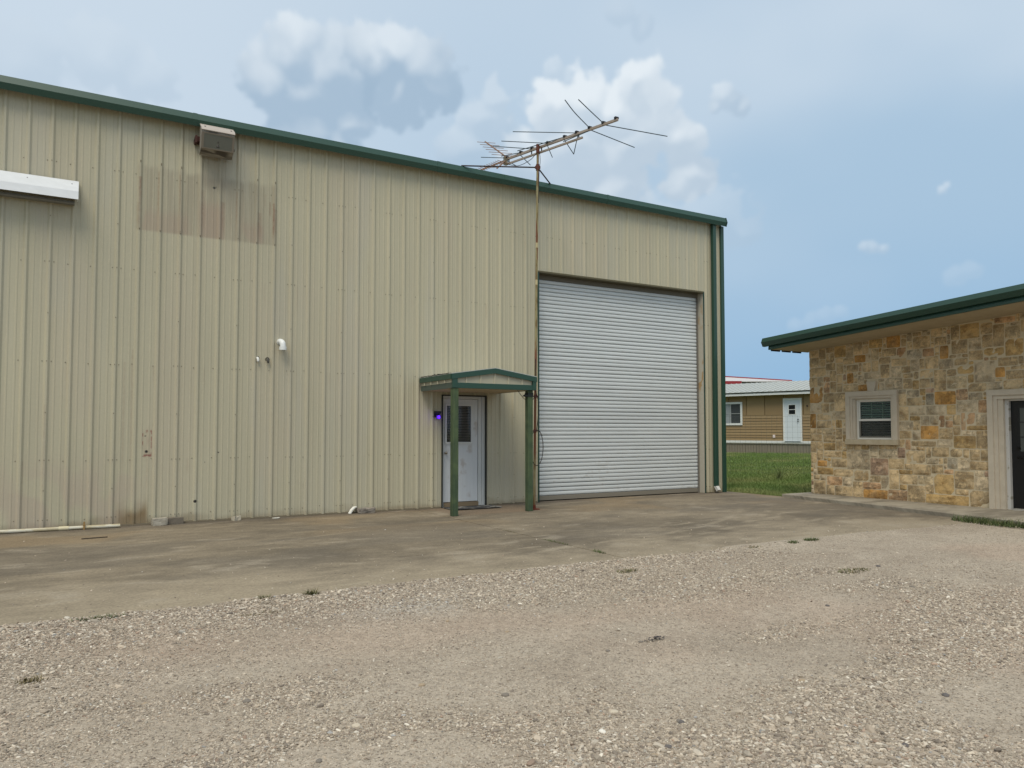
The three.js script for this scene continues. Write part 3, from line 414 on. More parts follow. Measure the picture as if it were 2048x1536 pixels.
// pvc elbow and two pipe stubs
{
  const pvc = std(226, 228, 226, 0.4), v = thing('vent_pipe', 'white plastic elbow pipe turned down on the wall', 'pipe', [3.1, 3.0, 0]);
  part('elbow', tube([[-0.02, 0.06, -0.02], [-0.015, 0.062, 0.06], [0.0, 0.03, 0.115], [0.004, -0.04, 0.13]], 0.05, 20, 14), pvc, v);
  part('collar', new THREE.CylinderGeometry(0.062, 0.062, 0.06, 16, 1, true).translate(0.004, -0.06, 0.13), Object.assign(pvc.clone(), { side: THREE.DoubleSide }), v);
  part('wall_flange', new THREE.TorusGeometry(0.052, 0.008, 8, 18).translate(-0.018, 0.06, 0.005), std(200, 200, 196, 0.6), v);
  const s1 = thing('pipe_stub', 'short white pipe stub beside the elbow pipe', 'pipe', [2.7, 2.75, 0]);
  part('stub', tube([[0, 0.01, -0.02], [0, 0.01, 0.03], [0.004, -0.02, 0.05], [0.004, -0.05, 0.05]], 0.022, 12, 10), std(218, 218, 212, 0.5), s1);
  part('hole_rim', new THREE.TorusGeometry(0.032, 0.006, 6, 14).translate(0, 0.01, 0.003), std(60, 56, 48, 0.8), s1);
  const s2 = thing('conduit_stub', 'short dark conduit stub between white stub and elbow pipe', 'pipe', [2.87, 2.735, 0]);
  part('stub', tube([[0, 0.015, -0.02], [0, 0.015, 0.03], [0.004, -0.02, 0.05], [0.004, -0.055, 0.045]], 0.02, 12, 10), std(70, 68, 62, 0.6), s2);
  part('hole_rim', new THREE.TorusGeometry(0.032, 0.006, 6, 14).translate(0, 0.012, 0.003), std(44, 42, 38, 0.8), s2);
}
// violet insect lamp beside the door
{
  const z = thing('insect_lamp', 'small black wall lamp glowing violet beside the entry door', 'lamp', [6.1, 1.78, 0]);
  part('bracket', [rbox(-0.075, 0.045, -0.01, 0.1, 0.004, 0.05, 0.006), rbox(-0.075, 0.045, 0.06, 0.105, 0.05, 0.12, 0.006)], std(24, 22, 30, 0.6), z);
  part('glowing_tube', [new THREE.CylinderGeometry(0.034, 0.034, 0.06, 14).translate(0.0, -0.01, 0.09)], new THREE.MeshStandardMaterial({ color: col(40, 20, 120), emissive: new THREE.Color().setRGB(0.16, 0.03, 1), emissiveIntensity: 1.2 }), z);
  part('cage', [new THREE.TorusGeometry(0.04, 0.004, 6, 16).rotateX(Math.PI / 2).translate(0, 0.025, 0.09), new THREE.TorusGeometry(0.04, 0.004, 6, 16).rotateX(Math.PI / 2).translate(0, -0.045, 0.09), ...[0, 1, 2, 3, 4].map((k) => { const a = k * 1.257, x = 0.04 * Math.cos(a), w = 0.09 + 0.04 * Math.sin(a); return rod([x, -0.045, w], [x, 0.058, w], 0.003, 5); })], std(28, 20, 60, 0.5), z);
  const pl = new THREE.PointLight(new THREE.Color().setRGB(0.2, 0.06, 1), 0.05, 3, 2); pl.position.set(0, -0.012, 0.14); pl.castShadow = true; z.add(pl);
}
// doormat
{
  const m = thing('doormat', 'worn dark grey doormat lying at the entry door', 'doormat', [6.72, 0, 0.35]);
  const g = new THREE.BoxGeometry(1.05, 0.012, 0.5, 40, 1, 20), p = g.attributes.position; for (let i = 0; i < p.count; i++) { const x = p.getX(i), z = p.getZ(i); p.setY(i, p.getY(i) + 0.008 + 0.012 * fbm(x * 3 + 5, z * 4, 0, 3) * (x > 0.3 ? 1.6 : 1)); if (Math.abs(x) > 0.5) p.setX(i, x + 0.05 * (fbm(z * 8, x, 0, 2) - 0.5)); } g.computeVertexNormals();
  part('mat', g, new THREE.MeshStandardMaterial({ roughness: 1, map: tex(256, 128, (u, v) => mix3([0.045, 0.045, 0.043], [0.28, 0.26, 0.23], ss(0.48, 0.75, fbm(u * 9, v * 5, 0, 4) * (u > 0.8 ? 1.3 : 0.95)))) }), m);
  part('border', [box(-0.5, 0.45, 0.014, 0.024, 0.235, 0.25), box(-0.5, 0.45, 0.014, 0.024, -0.25, -0.235)], std(36, 36, 35, 0.95), m);
}
// aerial: pole, braces, twin boom and rods
{
  const base = [7.61, 0, 1.16], a = thing('tv_antenna', 'rooftop television antenna with bent rods on a tall rusty pole', 'antenna', base);
  const R = (p) => [p[0] - base[0], p[1], p[2] - base[2]];
  const at = (y) => [mix(7.612, 7.845, y / 7.15), y, mix(1.17, 0.95, y / 7.15)];
  const poleMat = new THREE.MeshStandardMaterial({ roughness: 0.85, map: tex(32, 1024, (u, v) => { const y = v * 7.2, n = fbm(u * 3, y * 5, 0, 4); let c = mix3([0.16, 0.11, 0.045], [0.27, 0.235, 0.12], ss(0.35, 0.65, n)); c = mix3(c, [0.16, 0.065, 0.032], ss(0.45, 0.65, fbm(u * 2, y * 2.2 + 4, 0, 3) + (y < 2.4 ? 0.14 : -0.02))); return c; }) });
  part('pole', planarUV(rod(R(at(0.02)), R(at(7.2)), 0.024, 12), (x, y) => [x * 8, y / 7.2]), poleMat, a);
  part('foot_plate', [rbox(-0.09, 0.09, 0.001, 0.02, -0.07, 0.07, 0.004), rod([0, 0.02, 0.01], [0, 0.09, 0.01], 0.034, 10)], std(104, 50, 34, 0.9), a);
  const rust = std(92, 50, 40, 0.85), dark = std(48, 34, 34, 0.7), alu = std(168, 152, 136, 0.5, { metalness: 0.35 }), thin = std(66, 80, 84, 0.5, { metalness: 0.3 }), black = std(20, 21, 24, 0.6), corr = std(150, 118, 98, 0.7, { metalness: 0.2 });
  for (const y of [1.5, 2.17]) part('standoff', [rod(R([at(y)[0] - 0.06, y, at(y)[2] + 0.01]), R([at(y)[0] + 0.07, y, at(y)[2] - 0.02]), 0.012, 6), rod(R(at(y - 0.03)), R(at(y + 0.03)), 0.032, 10)], rust, a);
  for (const y of [4.36, 5.1]) part('paint_patch', [rod(R(at(y)), R(at(y + 0.1)), 0.0255, 12)], std(180, 168, 130, 0.7), a);
  const pb = at(6.73); part('brace', [rod(R(pb), R([6.55, 6.79, 0.14]), 0.014, 8)], dark, a); part('brace', [rod(R(pb), R([8.66, 6.775, 0.15]), 0.014, 8)], dark, a);
  part('brace_clamp', [rod(R(at(6.67)), R(at(6.79)), 0.036, 10), bar(R([pb[0] - 0.05, 6.73, pb[2] - 0.01]), R([pb[0] + 0.05, 6.73, pb[2] + 0.01]), 0.05, 0.05)], rust, a);
  const Y = 7.16, B0 = [7.47, -0.85], B1 = [8.41, 2.78], on = (z, o = 0) => { const t = (z - 0.02) / (2.78 - 0.02); return [mix(7.65, 8.41, t), Y + o, z]; };
  part('main_boom', [bar(R(on(0.02)), R(on(2.78)), 0.042, 0.042)], alu, a);
  part('lower_boom', [bar(R([7.66, 7.055, 0.03]), R([8.19, 7.055, 1.99]), 0.034, 0.034)], alu, a);
  for (const z of [0.1, 0.72, 0.98, 1.9]) part('boom_strut', [rod(R([on(z)[0], 7.05, z]), R(on(z)), 0.012, 6)], black, a);
  part('boom_clamp', [rod(R(at(7.02)), R(at(7.2)), 0.036, 10)], rust, a);
  for (const z of [2.75, 2.47, 2.16, 1.86, 1.57, 1.15, 0.74, 0.44, 0.05]) part('insulator', [new RoundedBoxGeometry(0.085, 0.045, 0.05, 1, 0.01).translate(...R(on(z, 0.035)))], black, a);
  const el = (...pts) => part('element_rod', pts.length > 2 ? tube(pts.map(R), 0.0085, 16, 6) : [rod(R(pts[0]), R(pts[1]), 0.0085, 6)], thin, a);
  el([7.32, 7.16, 3.09], [7.8, 7.17, 2.79], on(2.47, 0.02)); el(on(2.46), [9.72, 7.16, 2.64]);
  el([7.13, 7.16, 2.96], [7.62, 7.2, 2.55], on(2.16, 0.02)); el(on(2.15), [9.54, 7.16, 1.88]);
  el([7.04, 7.16, 1.34], on(1.86, 0.02)); el([7.08, 7.16, 0.83], on(1.15, 0.02)); el([7.06, 7.16, 0.51], on(0.74, 0.02)); el([7.14, 7.16, -0.14], on(0.05, 0.02));
  el(on(1.13, -0.02), [8.42, 7.16, 0.6]); el(on(0.42, -0.02), [8.26, 7.16, -0.01]); el(on(1.55, -0.02), [8.7, 7.16, 0.97]); el(on(1.88, -0.02), [8.7, 7.16, 0.97]); el(on(0.03, -0.02), [8.03, 7.16, -0.21]);
  el([7.64, 7.18, 0.5], on(1.55, 0.03)); el([7.5, 7.18, 0.08], on(0.44, 0.03)); el(on(2.12, -0.02), [8.0, 7.06, 1.62]);
  // folded uhf section: corner reflector arms with short rods, and director boom
  const arm = (p0, p1, n, len, ax) => { part('reflector_arm', [bar(R(p0), R(p1), 0.022, 0.022)], corr, a); for (let i = 0; i < n; i++) { const t = (i + 0.6) / n, q = [0, 1, 2].map((k) => mix(p0[k], p1[k], t)), l = len * (1 - 0.05 * i); part('reflector_rod', [rod(R([q[0] - ax[0] * l, q[1] - ax[1] * l, q[2] - ax[2] * l]), R([q[0] + ax[0] * l, q[1] + ax[1] * l, q[2] + ax[2] * l]), 0.0055, 5)], corr, a); } };
  arm([7.6, 7.18, 0.1], [7.22, 7.5, -0.12], 6, 0.26, [0.83, -0.08, 0.52]);
  arm([7.6, 7.1, 0.08], [7.46, 6.95, -0.05], 2, 0.2, [0.83, 0.05, 0.52]);
  part('director_boom', [bar(R([7.66, 7.15, 0.03]), R([7.47, 7.15, -0.85]), 0.024, 0.024)], corr, a);
  for (let i = 0; i < 11; i++) { const t = 0.2 + 0.078 * i, q = [mix(7.66, 7.47, t), 7.165, mix(0.03, -0.85, t)]; part('director_rod', [rod(R([q[0] - 0.1, q[1], q[2] + 0.02]), R([q[0] + 0.1, q[1], q[2] - 0.02]), 0.006, 5)], corr, a); }
  part('feed_box', [rbox(-0.04, 0.04, -0.09, 0.09, -0.03, 0.03, 0.008).translate(...R([7.63, 7.12, 0.03]))], std(150, 142, 120, 0.6), a);
  part('feed_cable', tube([[7.65, 7.05, 0.05], [7.72, 6.92, 0.4], [7.8, 6.95, 0.75], [7.86, 7.05, 0.96], [7.88, 6.9, 0.98], [7.85, 6.62, 0.99], [7.82, 6.0, 1.01]].map(R), 0.006, 40, 5), black, a);
}
// black cable dropping from the canopy, coiled on the antenna pole
{
  const c = thing('coax_cable', 'thin black cable looped on the rusty antenna pole', 'cable', [7.62, 1.3, 1.2]);
  const P = (p) => [p[0] - 7.62, p[1] - 1.3, p[2] - 1.2], k = std(34, 26, 26, 0.7), loop = [];
  for (let i = 0; i <= 24; i++) { const t = i / 24 * Math.PI * 2 * 1.05; loop.push([7.63 + 0.135 * Math.sin(t), 1.18 + 0.34 * Math.cos(t) - (i > 18 ? 0.01 : 0), 1.235 + 0.02 * Math.cos(t * 0.5)]); }
  part('cable_loop', new THREE.TubeGeometry(new THREE.CatmullRomCurve3(loop.map(P).map(V)), 80, 0.007, 6), k, c);
  part('cable_run', tube([[7.63, 1.52, 1.235], [7.69, 1.8, 1.19], [7.7, 2.1, 1.17], [7.66, 2.3, 1.15], [7.68, 2.9, 1.11]].map(P), 0.007, 30, 6), k, c);
  part('cable_run', tube([[7.66, 2.2, 1.16], [7.52, 2.06, 1.2], [7.36, 2.1, 1.25], [7.22, 2.2, 1.3], [7.14, 2.27, 1.34]].map(P), 0.006, 30, 6), k, c);
}
// dark cap on the right canopy post
{
  const c = thing('post_lamp', 'small dark fixture clamped to top of the canopy post by the pole', 'fixture', [7.4, 2.2, 1.33]);
  part('body', [rbox(-0.062, 0.062, -0.06, 0.02, -0.062, 0.062, 0.008)], std(36, 44, 38, 0.7), c);
  part('hood', [new THREE.SphereGeometry(0.05, 12, 8, 0, Math.PI * 2, 0, Math.PI / 2).scale(1, 0.8, 1).translate(-0.09, -0.05, 0.02)], std(30, 32, 32, 0.6, { side: THREE.DoubleSide }), c);
}
// bits lying along the wall foot
{
  const g1 = thing('fallen_pipe', 'long off-white pipe lying along foot of the tan wall', 'pipe', [-0.6, 0, 0.14]);
  const old = new THREE.MeshStandardMaterial({ roughness: 0.6, map: tex(512, 32, (u, v) => mix3([0.46, 0.4, 0.26], [0.6, 0.57, 0.46], ss(0.35, 0.6, fbm(u * 24, v * 4, 0, 4)))) });
  part('pipe', planarUV(rod([-2.6, 0.032, -0.04], [1.24, 0.03, 0.03], 0.028, 12), (x, y) => [x / 3.8, y * 8]), old, g1);
  part('coupling', [rod([0.42, 0.031, 0.014], [0.55, 0.031, 0.017], 0.033, 12)], std(206, 196, 164, 0.6), g1);
  part('strap', [box(0.74, 0.765, 0.001, 0.12, 0.045, 0.06), box(0.735, 0.77, 0.06, 0.068, -0.03, 0.06)], std(150, 120, 74, 0.8), g1);
  const rough = (w, h, d, seed, amt) => { const g = new THREE.BoxGeometry(w, h, d, 6, 4, 4), p = g.attributes.position; for (let i = 0; i < p.count; i++) { const x = p.getX(i), y = p.getY(i), z = p.getZ(i), n = (s) => (fbm(x * 14 + s + seed, y * 14 + z * 9, 0, 3) - 0.5) * amt; p.setXYZ(i, x + n(0), Math.max(-h / 2, y + n(9)), z + n(21)); } const q = g.toNonIndexed(); q.computeVertexNormals(); return q; };
  const stoneTex = tex(128, 128, (u, v) => mix3([0.27, 0.24, 0.19], [0.43, 0.4, 0.33], tfbm(u, v, 8, 4, 3)));
  const add = (name, label, cat, pos, geo, mat, ry = 0) => { const m = part(numbered(name), geo, mat, scene); m.position.set(...pos); m.rotation.y = ry; return tag(m, label, cat); };
  const pale = new THREE.MeshStandardMaterial({ map: stoneTex, roughness: 0.95 });
  add('concrete_block', 'pale broken concrete block at wall foot beside a dark block', 'block', [1.2, 0.055, 0.16], rough(0.22, 0.11, 0.16, 1, 0.03), pale, 0.06);
  add('dark_block', 'dark weathered block against the wall beside pale block', 'block', [1.43, 0.05, 0.1], rough(0.24, 0.1, 0.1, 5, 0.012), std(112, 104, 92, 0.95), 0.02);
  add('broken_stone', 'small white broken stone at foot of the tan wall', 'stone', [2.37, 0.035, 0.11], rough(0.12, 0.075, 0.09, 8, 0.04), std(172, 164, 146, 0.95), 0.4);
  const ring = add('plastic_ring', 'flat white plastic ring lying near the wall foot', 'ring', [3.02, 0.008, 0.16], new THREE.TorusGeometry(0.052, 0.007, 6, 20).rotateX(Math.PI / 2).scale(1.2, 1, 0.8), std(206, 202, 190, 0.6), 0.3);
  const bent = new THREE.ExtrudeGeometry(new THREE.Shape([[0, 0], [0.035, 0.055], [0.09, 0.1], [0.125, 0.115], [0.12, 0.123], [0.075, 0.115], [0.02, 0.07], [-0.022, 0.004]].map(([x, y]) => new THREE.Vector2(x, y))), { depth: 0.07, bevelEnabled: false });
  add('bent_scrap', 'curled white scrap standing at the wall foot beside grey rubble', 'scrap', [4.34, 0.002, 0.06], bent, std(232, 230, 222, 0.5), 0.25);
  add('grey_rubble', 'low grey lump of rubble next to curled white scrap', 'rubble', [4.63, 0.04, 0.11], rough(0.3, 0.09, 0.13, 12, 0.06), std(140, 132, 122, 0.95), 0.05);
  add('stick', 'thin dark stick lying on the concrete apron', 'stick', [0.27, 0.009, 1.35], rod([-0.16, 0, 0.02], [0.16, 0, -0.02], 0.007, 5), std(60, 52, 44, 0.9));
}

// ---------------------------------------------------------------- stone building
{
  const X = 14.73, Z0 = 1.845, Z1 = 9.6, topY = (z) => 3.36 + 0.058 * (z - Z0), F = 0.06;          // F: level of the walkway
  const sb = thing('stone_building', 'low building of tan ashlar stone with green roof edge and window', 'building', [X, 0, Z0]);
  const W = (g) => (Array.isArray(g) ? g : [g]).map((q) => q.translate(-X, 0, -Z0));
  const win = [2.82, 4.02, 1.2, 2.35], dr = [5.79, 7.5, F, 2.255];
  const mortar = new THREE.MeshStandardMaterial({ roughness: 1, map: tex(256, 256, (u, v) => { const n = tfbm(u, v, 16, 4, 3); return mix3([0.54, 0.445, 0.29], [0.68, 0.57, 0.39], n); }) });
  const sh = new THREE.Shape([[Z0 + 0.012, F - 0.08], [Z1, F - 0.08], [Z1, topY(Z1) + 0.05], [Z0 + 0.012, topY(Z0) + 0.05]].map(([a, b]) => new THREE.Vector2(a, b)));
  const hole = (a, b, c, d) => { const h = new THREE.Path([[a, c], [a, d], [b, d], [b, c]].map(([p, q]) => new THREE.Vector2(p, q))); sh.holes.push(h); };
  hole(3.02, 3.92, 1.26, 2.19); hole(6.02, 7.26, F - 0.02, 2.1);
  const core = new THREE.ExtrudeGeometry(sh, { depth: 0.14, bevelEnabled: false }).rotateY(-Math.PI / 2).translate(X + 0.134, 0, 0);
  planarUV(core, (x, y, z) => [z, y]);
  const wall = part('stone_wall', W(core), mortar, sb);
  // stone layout: the prominent stones at their places, the rest packed between them
  const spec = '3.04,2.98,3.29,3.16,G 3.76,3.26,4.10,3.49,G 2.83,2.56,3.00,2.76,G 3.12,2.34,3.33,2.52,G 3.50,2.33,3.68,2.50,G 1.85,2.15,2.23,2.51,G 1.83,1.58,1.99,1.87,G 4.80,2.03,5.19,2.27,G 4.48,1.33,4.85,1.58,G 5.13,1.17,5.52,1.41,K 4.89,2.90,5.06,3.18,G 5.22,2.59,5.53,2.77,K 5.95,2.48,6.10,2.65,G 6.11,2.87,6.42,3.19,K 4.35,3.19,4.71,3.42,T 4.16,1.12,4.27,1.30,O 5.00,1.84,5.18,2.00,K 5.62,1.86,5.79,2.09,O 5.28,1.51,5.38,1.82,O 4.87,1.61,4.98,1.78,O 4.14,2.37,4.33,2.56,T 4.14,2.59,4.35,2.69,T 4.48,2.57,4.73,2.74,T 4.48,2.37,4.69,2.55,T 3.87,2.83,4.22,3.02,T 3.63,2.61,3.82,2.90,T 5.12,2.98,5.42,3.27,T 5.45,2.84,5.71,3.01,T 5.45,2.23,5.76,2.41,T 5.96,2.68,6.33,2.86,T 5.73,2.89,6.06,3.07,K 5.89,3.08,6.09,3.49,T 5.91,3.48,6.29,3.63,O 2.50,1.95,2.79,2.35,T 2.02,1.75,2.39,1.91,T 2.01,1.57,2.41,1.74,T 2.24,2.16,2.48,2.35,T 2.18,1.91,2.37,2.14,T 2.73,2.36,3.09,2.53,T 4.28,2.96,4.55,3.17,B 4.59,2.04,4.76,2.27,B 4.60,1.81,4.99,2.01,Y 1.84,1.90,2.14,2.14,Y 5.55,2.42,5.93,2.80,Y 5.06,2.30,5.42,2.56,P 3.73,2.35,4.10,2.59,Y 2.42,1.76,2.80,1.93,Y 5.21,1.86,5.59,2.08,Y 4.28,1.80,4.59,2.02,Y 3.25,2.62,3.61,2.76,Y 5.55,1.63,5.77,1.83,Y 4.47,1.60,4.65,1.78,Y 4.66,1.60,4.85,1.78,Y 5.54,1.16,5.77,1.49,T 5.41,1.51,5.78,1.62,K 4.04,1.75,4.25,2.02,T 4.04,1.54,4.30,1.71,Y 4.04,1.34,4.27,1.51,T 4.31,1.34,4.44,1.51,Y 4.32,1.54,4.46,1.71,T 1.86,2.73,2.29,2.97,T 2.53,3.14,2.83,3.37,K 2.82,2.79,3.12,2.97,T 4.60,2.76,4.84,2.99,T 3.86,2.61,4.10,2.81,Y 3.37,3.26,3.70,3.45,K 3.67,3.07,3.99,3.24,T 4.76,2.29,5.01,2.70,T 4.87,2.71,5.18,2.90,Y 5.45,3.03,5.70,3.25,Y 5.31,3.27,5.68,3.58,K 2.79,0.67,3.34,1.08,Y 3.35,0.56,3.74,0.92,R 3.76,0.71,4.13,0.91,T 4.17,0.84,4.56,1.11,T 4.70,1.01,5.04,1.18,T 4.99,0.76,5.18,0.99,B 5.20,0.76,5.39,0.99,Y 5.41,0.95,5.60,1.16,T 5.61,0.95,5.79,1.16,T 5.42,0.75,5.79,0.93,T 4.71,0.27,5.10,0.66,K 5.13,0.39,5.50,0.73,T 5.52,0.39,5.78,0.63,Y 5.12,0.26,5.37,0.37,T 5.39,0.06,5.78,0.38,T 4.58,0.04,5.36,0.28,K 4.16,0.06,4.55,0.39,T 3.19,0.08,3.72,0.27,G 3.76,0.09,4.13,0.29,O 3.21,0.27,3.57,0.41,O 2.94,0.08,3.18,0.41,T 2.49,0.07,2.91,0.26,T 2.27,0.29,2.67,0.48,O 1.92,0.10,2.24,0.38,T 2.03,0.51,2.41,0.69,K 2.48,0.49,2.92,0.67,T 2.95,0.42,3.32,0.65,T 2.39,0.69,2.76,0.87,T 4.03,0.62,4.27,0.71,K 4.30,0.64,4.68,0.81,T 4.02,0.42,4.36,0.61,T 4.39,0.43,4.69,0.62,P 3.77,0.31,4.00,0.70,T 3.33,0.43,3.58,0.55,T 3.60,0.29,3.74,0.56,Y 3.56,0.94,3.95,1.12,Y 3.98,0.93,4.15,1.15,R 2.19,0.90,2.68,1.06,T 2.68,0.91,2.78,1.07,K 3.36,0.95,3.53,1.07,Y 4.81,1.20,5.10,1.33,Y 4.29,1.14,4.78,1.32,T 2.25,0.09,2.48,0.27,T 2.68,0.28,2.90,0.47,Y 4.59,0.84,4.82,0.97,Y';
  const tones = { G: [0.36, 0.195, 0.06], K: [0.38, 0.255, 0.11], O: [0.37, 0.235, 0.13], T: [0.405, 0.3, 0.17], Y: [0.405, 0.325, 0.215], B: [0.34, 0.29, 0.21], P: [0.46, 0.36, 0.22], R: [0.36, 0.245, 0.165] };
  const C = 0.025, NZ = Math.ceil((Z1 - Z0) / C), NY = Math.ceil((topY(Z1) - F) / C), occ = new Int16Array(NZ * NY).fill(-1), stones = [];
  const free = (a, b, c, d) => { if (a < 0 || c < 0 || b > NZ || d > NY || b <= a || d <= c) return false; for (let j = c; j < d; j++) for (let i = a; i < b; i++) if (occ[j * NZ + i] !== -1) return false; return true; };
  const fill = (a, b, c, d, id) => { for (let j = Math.max(0, c); j < Math.min(NY, d); j++) for (let i = Math.max(0, a); i < Math.min(NZ, b); i++) occ[j * NZ + i] = id; };
  const ci = (z) => Math.round((z - Z0) / C), cj = (y) => Math.round((y - F) / C);
  fill(ci(win[0]), ci(win[1]), cj(win[2]), cj(win[3]), -2); fill(ci(dr[0]), ci(dr[1]), 0, cj(dr[3]), -2);
  fill(ci(3.32), ci(3.56), cj(2.35), cj(2.55), -2); fill(ci(6.5), ci(6.78), cj(2.25), cj(2.47), -2);                    // keystones
  for (let j = 0; j < NY; j++) for (let i = 0; i < NZ; i++) if (F + (j + 0.25) * C > topY(Z0 + i * C)) occ[j * NZ + i] = -2;
  for (const e of spec.split(' ')) { const q = e.split(','), [a, c, b, d] = [ci(+q[0]), cj(+q[1]), ci(+q[2]), cj(+q[3])]; if (free(a, b, c, d)) { fill(a, b, c, d, stones.length); stones.push([a, b, c, d, q[4]]); } else for (const [ia, ib, ic, id] of [[a + 1, b, c, d], [a, b - 1, c, d], [a, b, c + 1, d], [a, b, c, d - 1], [a + 1, b - 1, c + 1, d - 1], [a + 2, b, c, d], [a, b - 2, c, d], [a, b, c + 2, d], [a, b, c, d - 2], [a + 2, b - 2, c + 2, d - 2], [a + 3, b - 3, c + 3, d - 3]]) if (free(ia, ib, ic, id)) { fill(ia, ib, ic, id, stones.length); stones.push([ia, ib, ic, id, q[4]]); break; } }
  const r = rng(2024);
  const kinds = [[14, 8], [11, 9], [13, 7], [10, 7], [9, 9], [7, 10], [11, 6], [7, 7], [12, 8], [8, 6], [6, 8], [7, 5], [6, 6], [5, 7], [8, 4], [5, 5], [6, 4], [4, 5], [4, 6], [6, 3], [4, 4], [4, 3], [3, 4]];
  for (let j = 0; j < NY; j++) for (let i = 0; i < NZ; i++) { if (occ[j * NZ + i] !== -1) continue; let ok = null; const st = r() * 5 | 0; for (let k = 0; k < 40 && !ok; k++) { const q = kinds[Math.min(kinds.length - 1, st + (k * 0.35 + r() * 3) | 0)]; if (free(i, i + q[0], j, j + q[1])) ok = q; } for (const q of [[4, 3], [3, 4], [3, 3]]) if (!ok && free(i, i + q[0], j, j + q[1])) ok = q; if (!ok) continue; const t = r(), tn = t < 0.6 ? 'T' : t < 0.76 ? 'Y' : t < 0.86 ? 'K' : t < 0.89 ? 'R' : t < 0.93 ? 'O' : t < 0.95 ? 'P' : t < 0.99 ? 'P' : 'G'; fill(i, i + ok[0], j, j + ok[1], stones.length); stones.push([i, i + ok[0], j, j + ok[1], tn]); }
  for (let pass = 0; pass < 7; pass++) stones.forEach((s, id) => { for (const [ax, dv] of [[0, -1], [1, 1], [2, -1], [3, 1]]) { const t = [...s.slice(0, 4)]; t[ax] += dv; const strip_ = ax === 0 ? [t[0], s[0], s[2], s[3]] : ax === 1 ? [s[1], t[1], s[2], s[3]] : ax === 2 ? [s[0], s[1], t[2], s[2]] : [s[0], s[1], s[3], t[3]]; if (free(...strip_)) { fill(...strip_, id); s[ax] = t[ax]; } } });
  const stoneMap = tex(512, 512, (u, v) => { const a = tfbm(u, v, 6, 5, 1), b = tfbm(u, v, 14, 4, 12), f = tfbm(u, v, 90, 2, 5); const vein = 1 - Math.min(1, Math.abs(tfbm(u, v, 9, 4, 40) - 0.5) * 14); let k = 0.7 + 0.5 * ss(0.3, 0.7, a) + 0.45 * (f - 0.5) - 0.16 * vein; let c = [k, k * 0.985, k * 0.955]; c = mix3(c, [1.25, 1.22, 1.15], 0.7 * ss(0.6, 0.7, b)); return mix3(c, [0.6, 0.5, 0.36], 0.6 * ss(0.6, 0.75, 1 - b)).map((q) => q * 0.8); });
  const stoneBump = tex(512, 512, (u, v) => 0.6 * tfbm(u, v, 12, 5, 21) + 0.4 * Math.abs(tfbm(u, v, 8, 4, 33) - 0.5) * 2, false);
  const stoneMat = new THREE.MeshStandardMaterial({ map: stoneMap, bumpMap: stoneBump, bumpScale: 0.03, vertexColors: true, roughness: 0.95 });
  const rest = [];
  const chip = (za, zb, ya, yb, tone, seed) => {
    const q = rng(seed), nx = zb - za > 0.25 ? 6 : 5, ny = yb - ya > 0.22 ? 5 : 4, m = 0.006 + 0.003 * q(); za += m; zb -= m * (0.6 + q()); ya += m; yb -= m * (0.6 + q());
    const jit = 0.005, rd = 0.006 + 0.008 * q(), out = 0.01 + 0.012 * q(), P = [], u0 = q() * 9, v0 = q() * 9, tlt = (q() - 0.5) * 0.012;
    const co = [0, 1, 2, 3].map(() => [(q() - 0.5) * 0.01, (q() - 0.5) * 0.01]);
    const pt = (i, j) => { const s = i / nx, t = j / ny; let z = mix(za, zb, s), y = mix(ya, yb, t); const k = (n) => mix(mix(co[0][n], co[1][n], s), mix(co[2][n], co[3][n], s), t); z += k(0); y += k(1); const ex = Math.min(s, 1 - s), ey = Math.min(t, 1 - t); if (ex === 0 && ey === 0) { z += (s ? -1 : 1) * rd * 0.4; y += (t ? -1 : 1) * rd * 0.4; } z += (fbm(z * 11 + u0, y * 11, 0, 3) - 0.5) * jit * 2; y += (fbm(z * 11, y * 11 + v0 + 5, 0, 3) - 0.5) * jit * 2; const edge = ex === 0 || ey === 0; const o = edge ? out * 0.5 : out + 0.04 * (fbm(z * 13 + u0, y * 13 + v0, 0, 3) - 0.42) + tlt * (s - 0.5); return [X - Math.max(0.003, o), Math.min(y, topY(z) + 0.02), z]; };
    const pos = [], uv = [], cl = [], push = (a) => { pos.push(...a); uv.push(a[2] * 0.8 + u0, a[1] * 0.8 + v0); const n = 0.82 + 0.36 * fbm(a[2] * 7 + v0, a[1] * 7 + u0, 0, 3), w = ss(0.5, 0.7, fbm(a[2] * 9 + u0 * 3, a[1] * 9, 0, 3)), k = mix3(tone, [0.45, 0.38, 0.26], 0.3 * w); cl.push(k[0] * n, k[1] * n, k[2] * n); }, quad = (a, b, c, d) => { push(a); push(b); push(c); push(a); push(c); push(d); };
    const G = []; for (let j = 0; j <= ny; j++) { G.push([]); for (let i = 0; i <= nx; i++) G[j].push(pt(i, j)); }
    for (let j = 0; j < ny; j++) for (let i = 0; i < nx; i++) quad(G[j][i], G[j][i + 1], G[j + 1][i + 1], G[j + 1][i]);
    const bk = (a) => [X + 0.02, a[1], a[2]];
    for (let i = 0; i < nx; i++) { quad(bk(G[0][i]), bk(G[0][i + 1]), G[0][i + 1], G[0][i]); quad(G[ny][i], G[ny][i + 1], bk(G[ny][i + 1]), bk(G[ny][i])); }
    for (let j = 0; j < ny; j++) { quad(bk(G[j + 1][0]), bk(G[j][0]), G[j][0], G[j + 1][0]); quad(G[j + 1][nx], G[j][nx], bk(G[j][nx]), bk(G[j + 1][nx])); }
    const g = new THREE.BufferGeometry(); g.setAttribute('position', new THREE.Float32BufferAttribute(pos, 3)); g.setAttribute('uv', new THREE.Float32BufferAttribute(uv, 2)); g.setAttribute('color', new THREE.Float32BufferAttribute(cl, 3)); g.computeVertexNormals(); return g.translate(-X, 0, -Z0);
  };
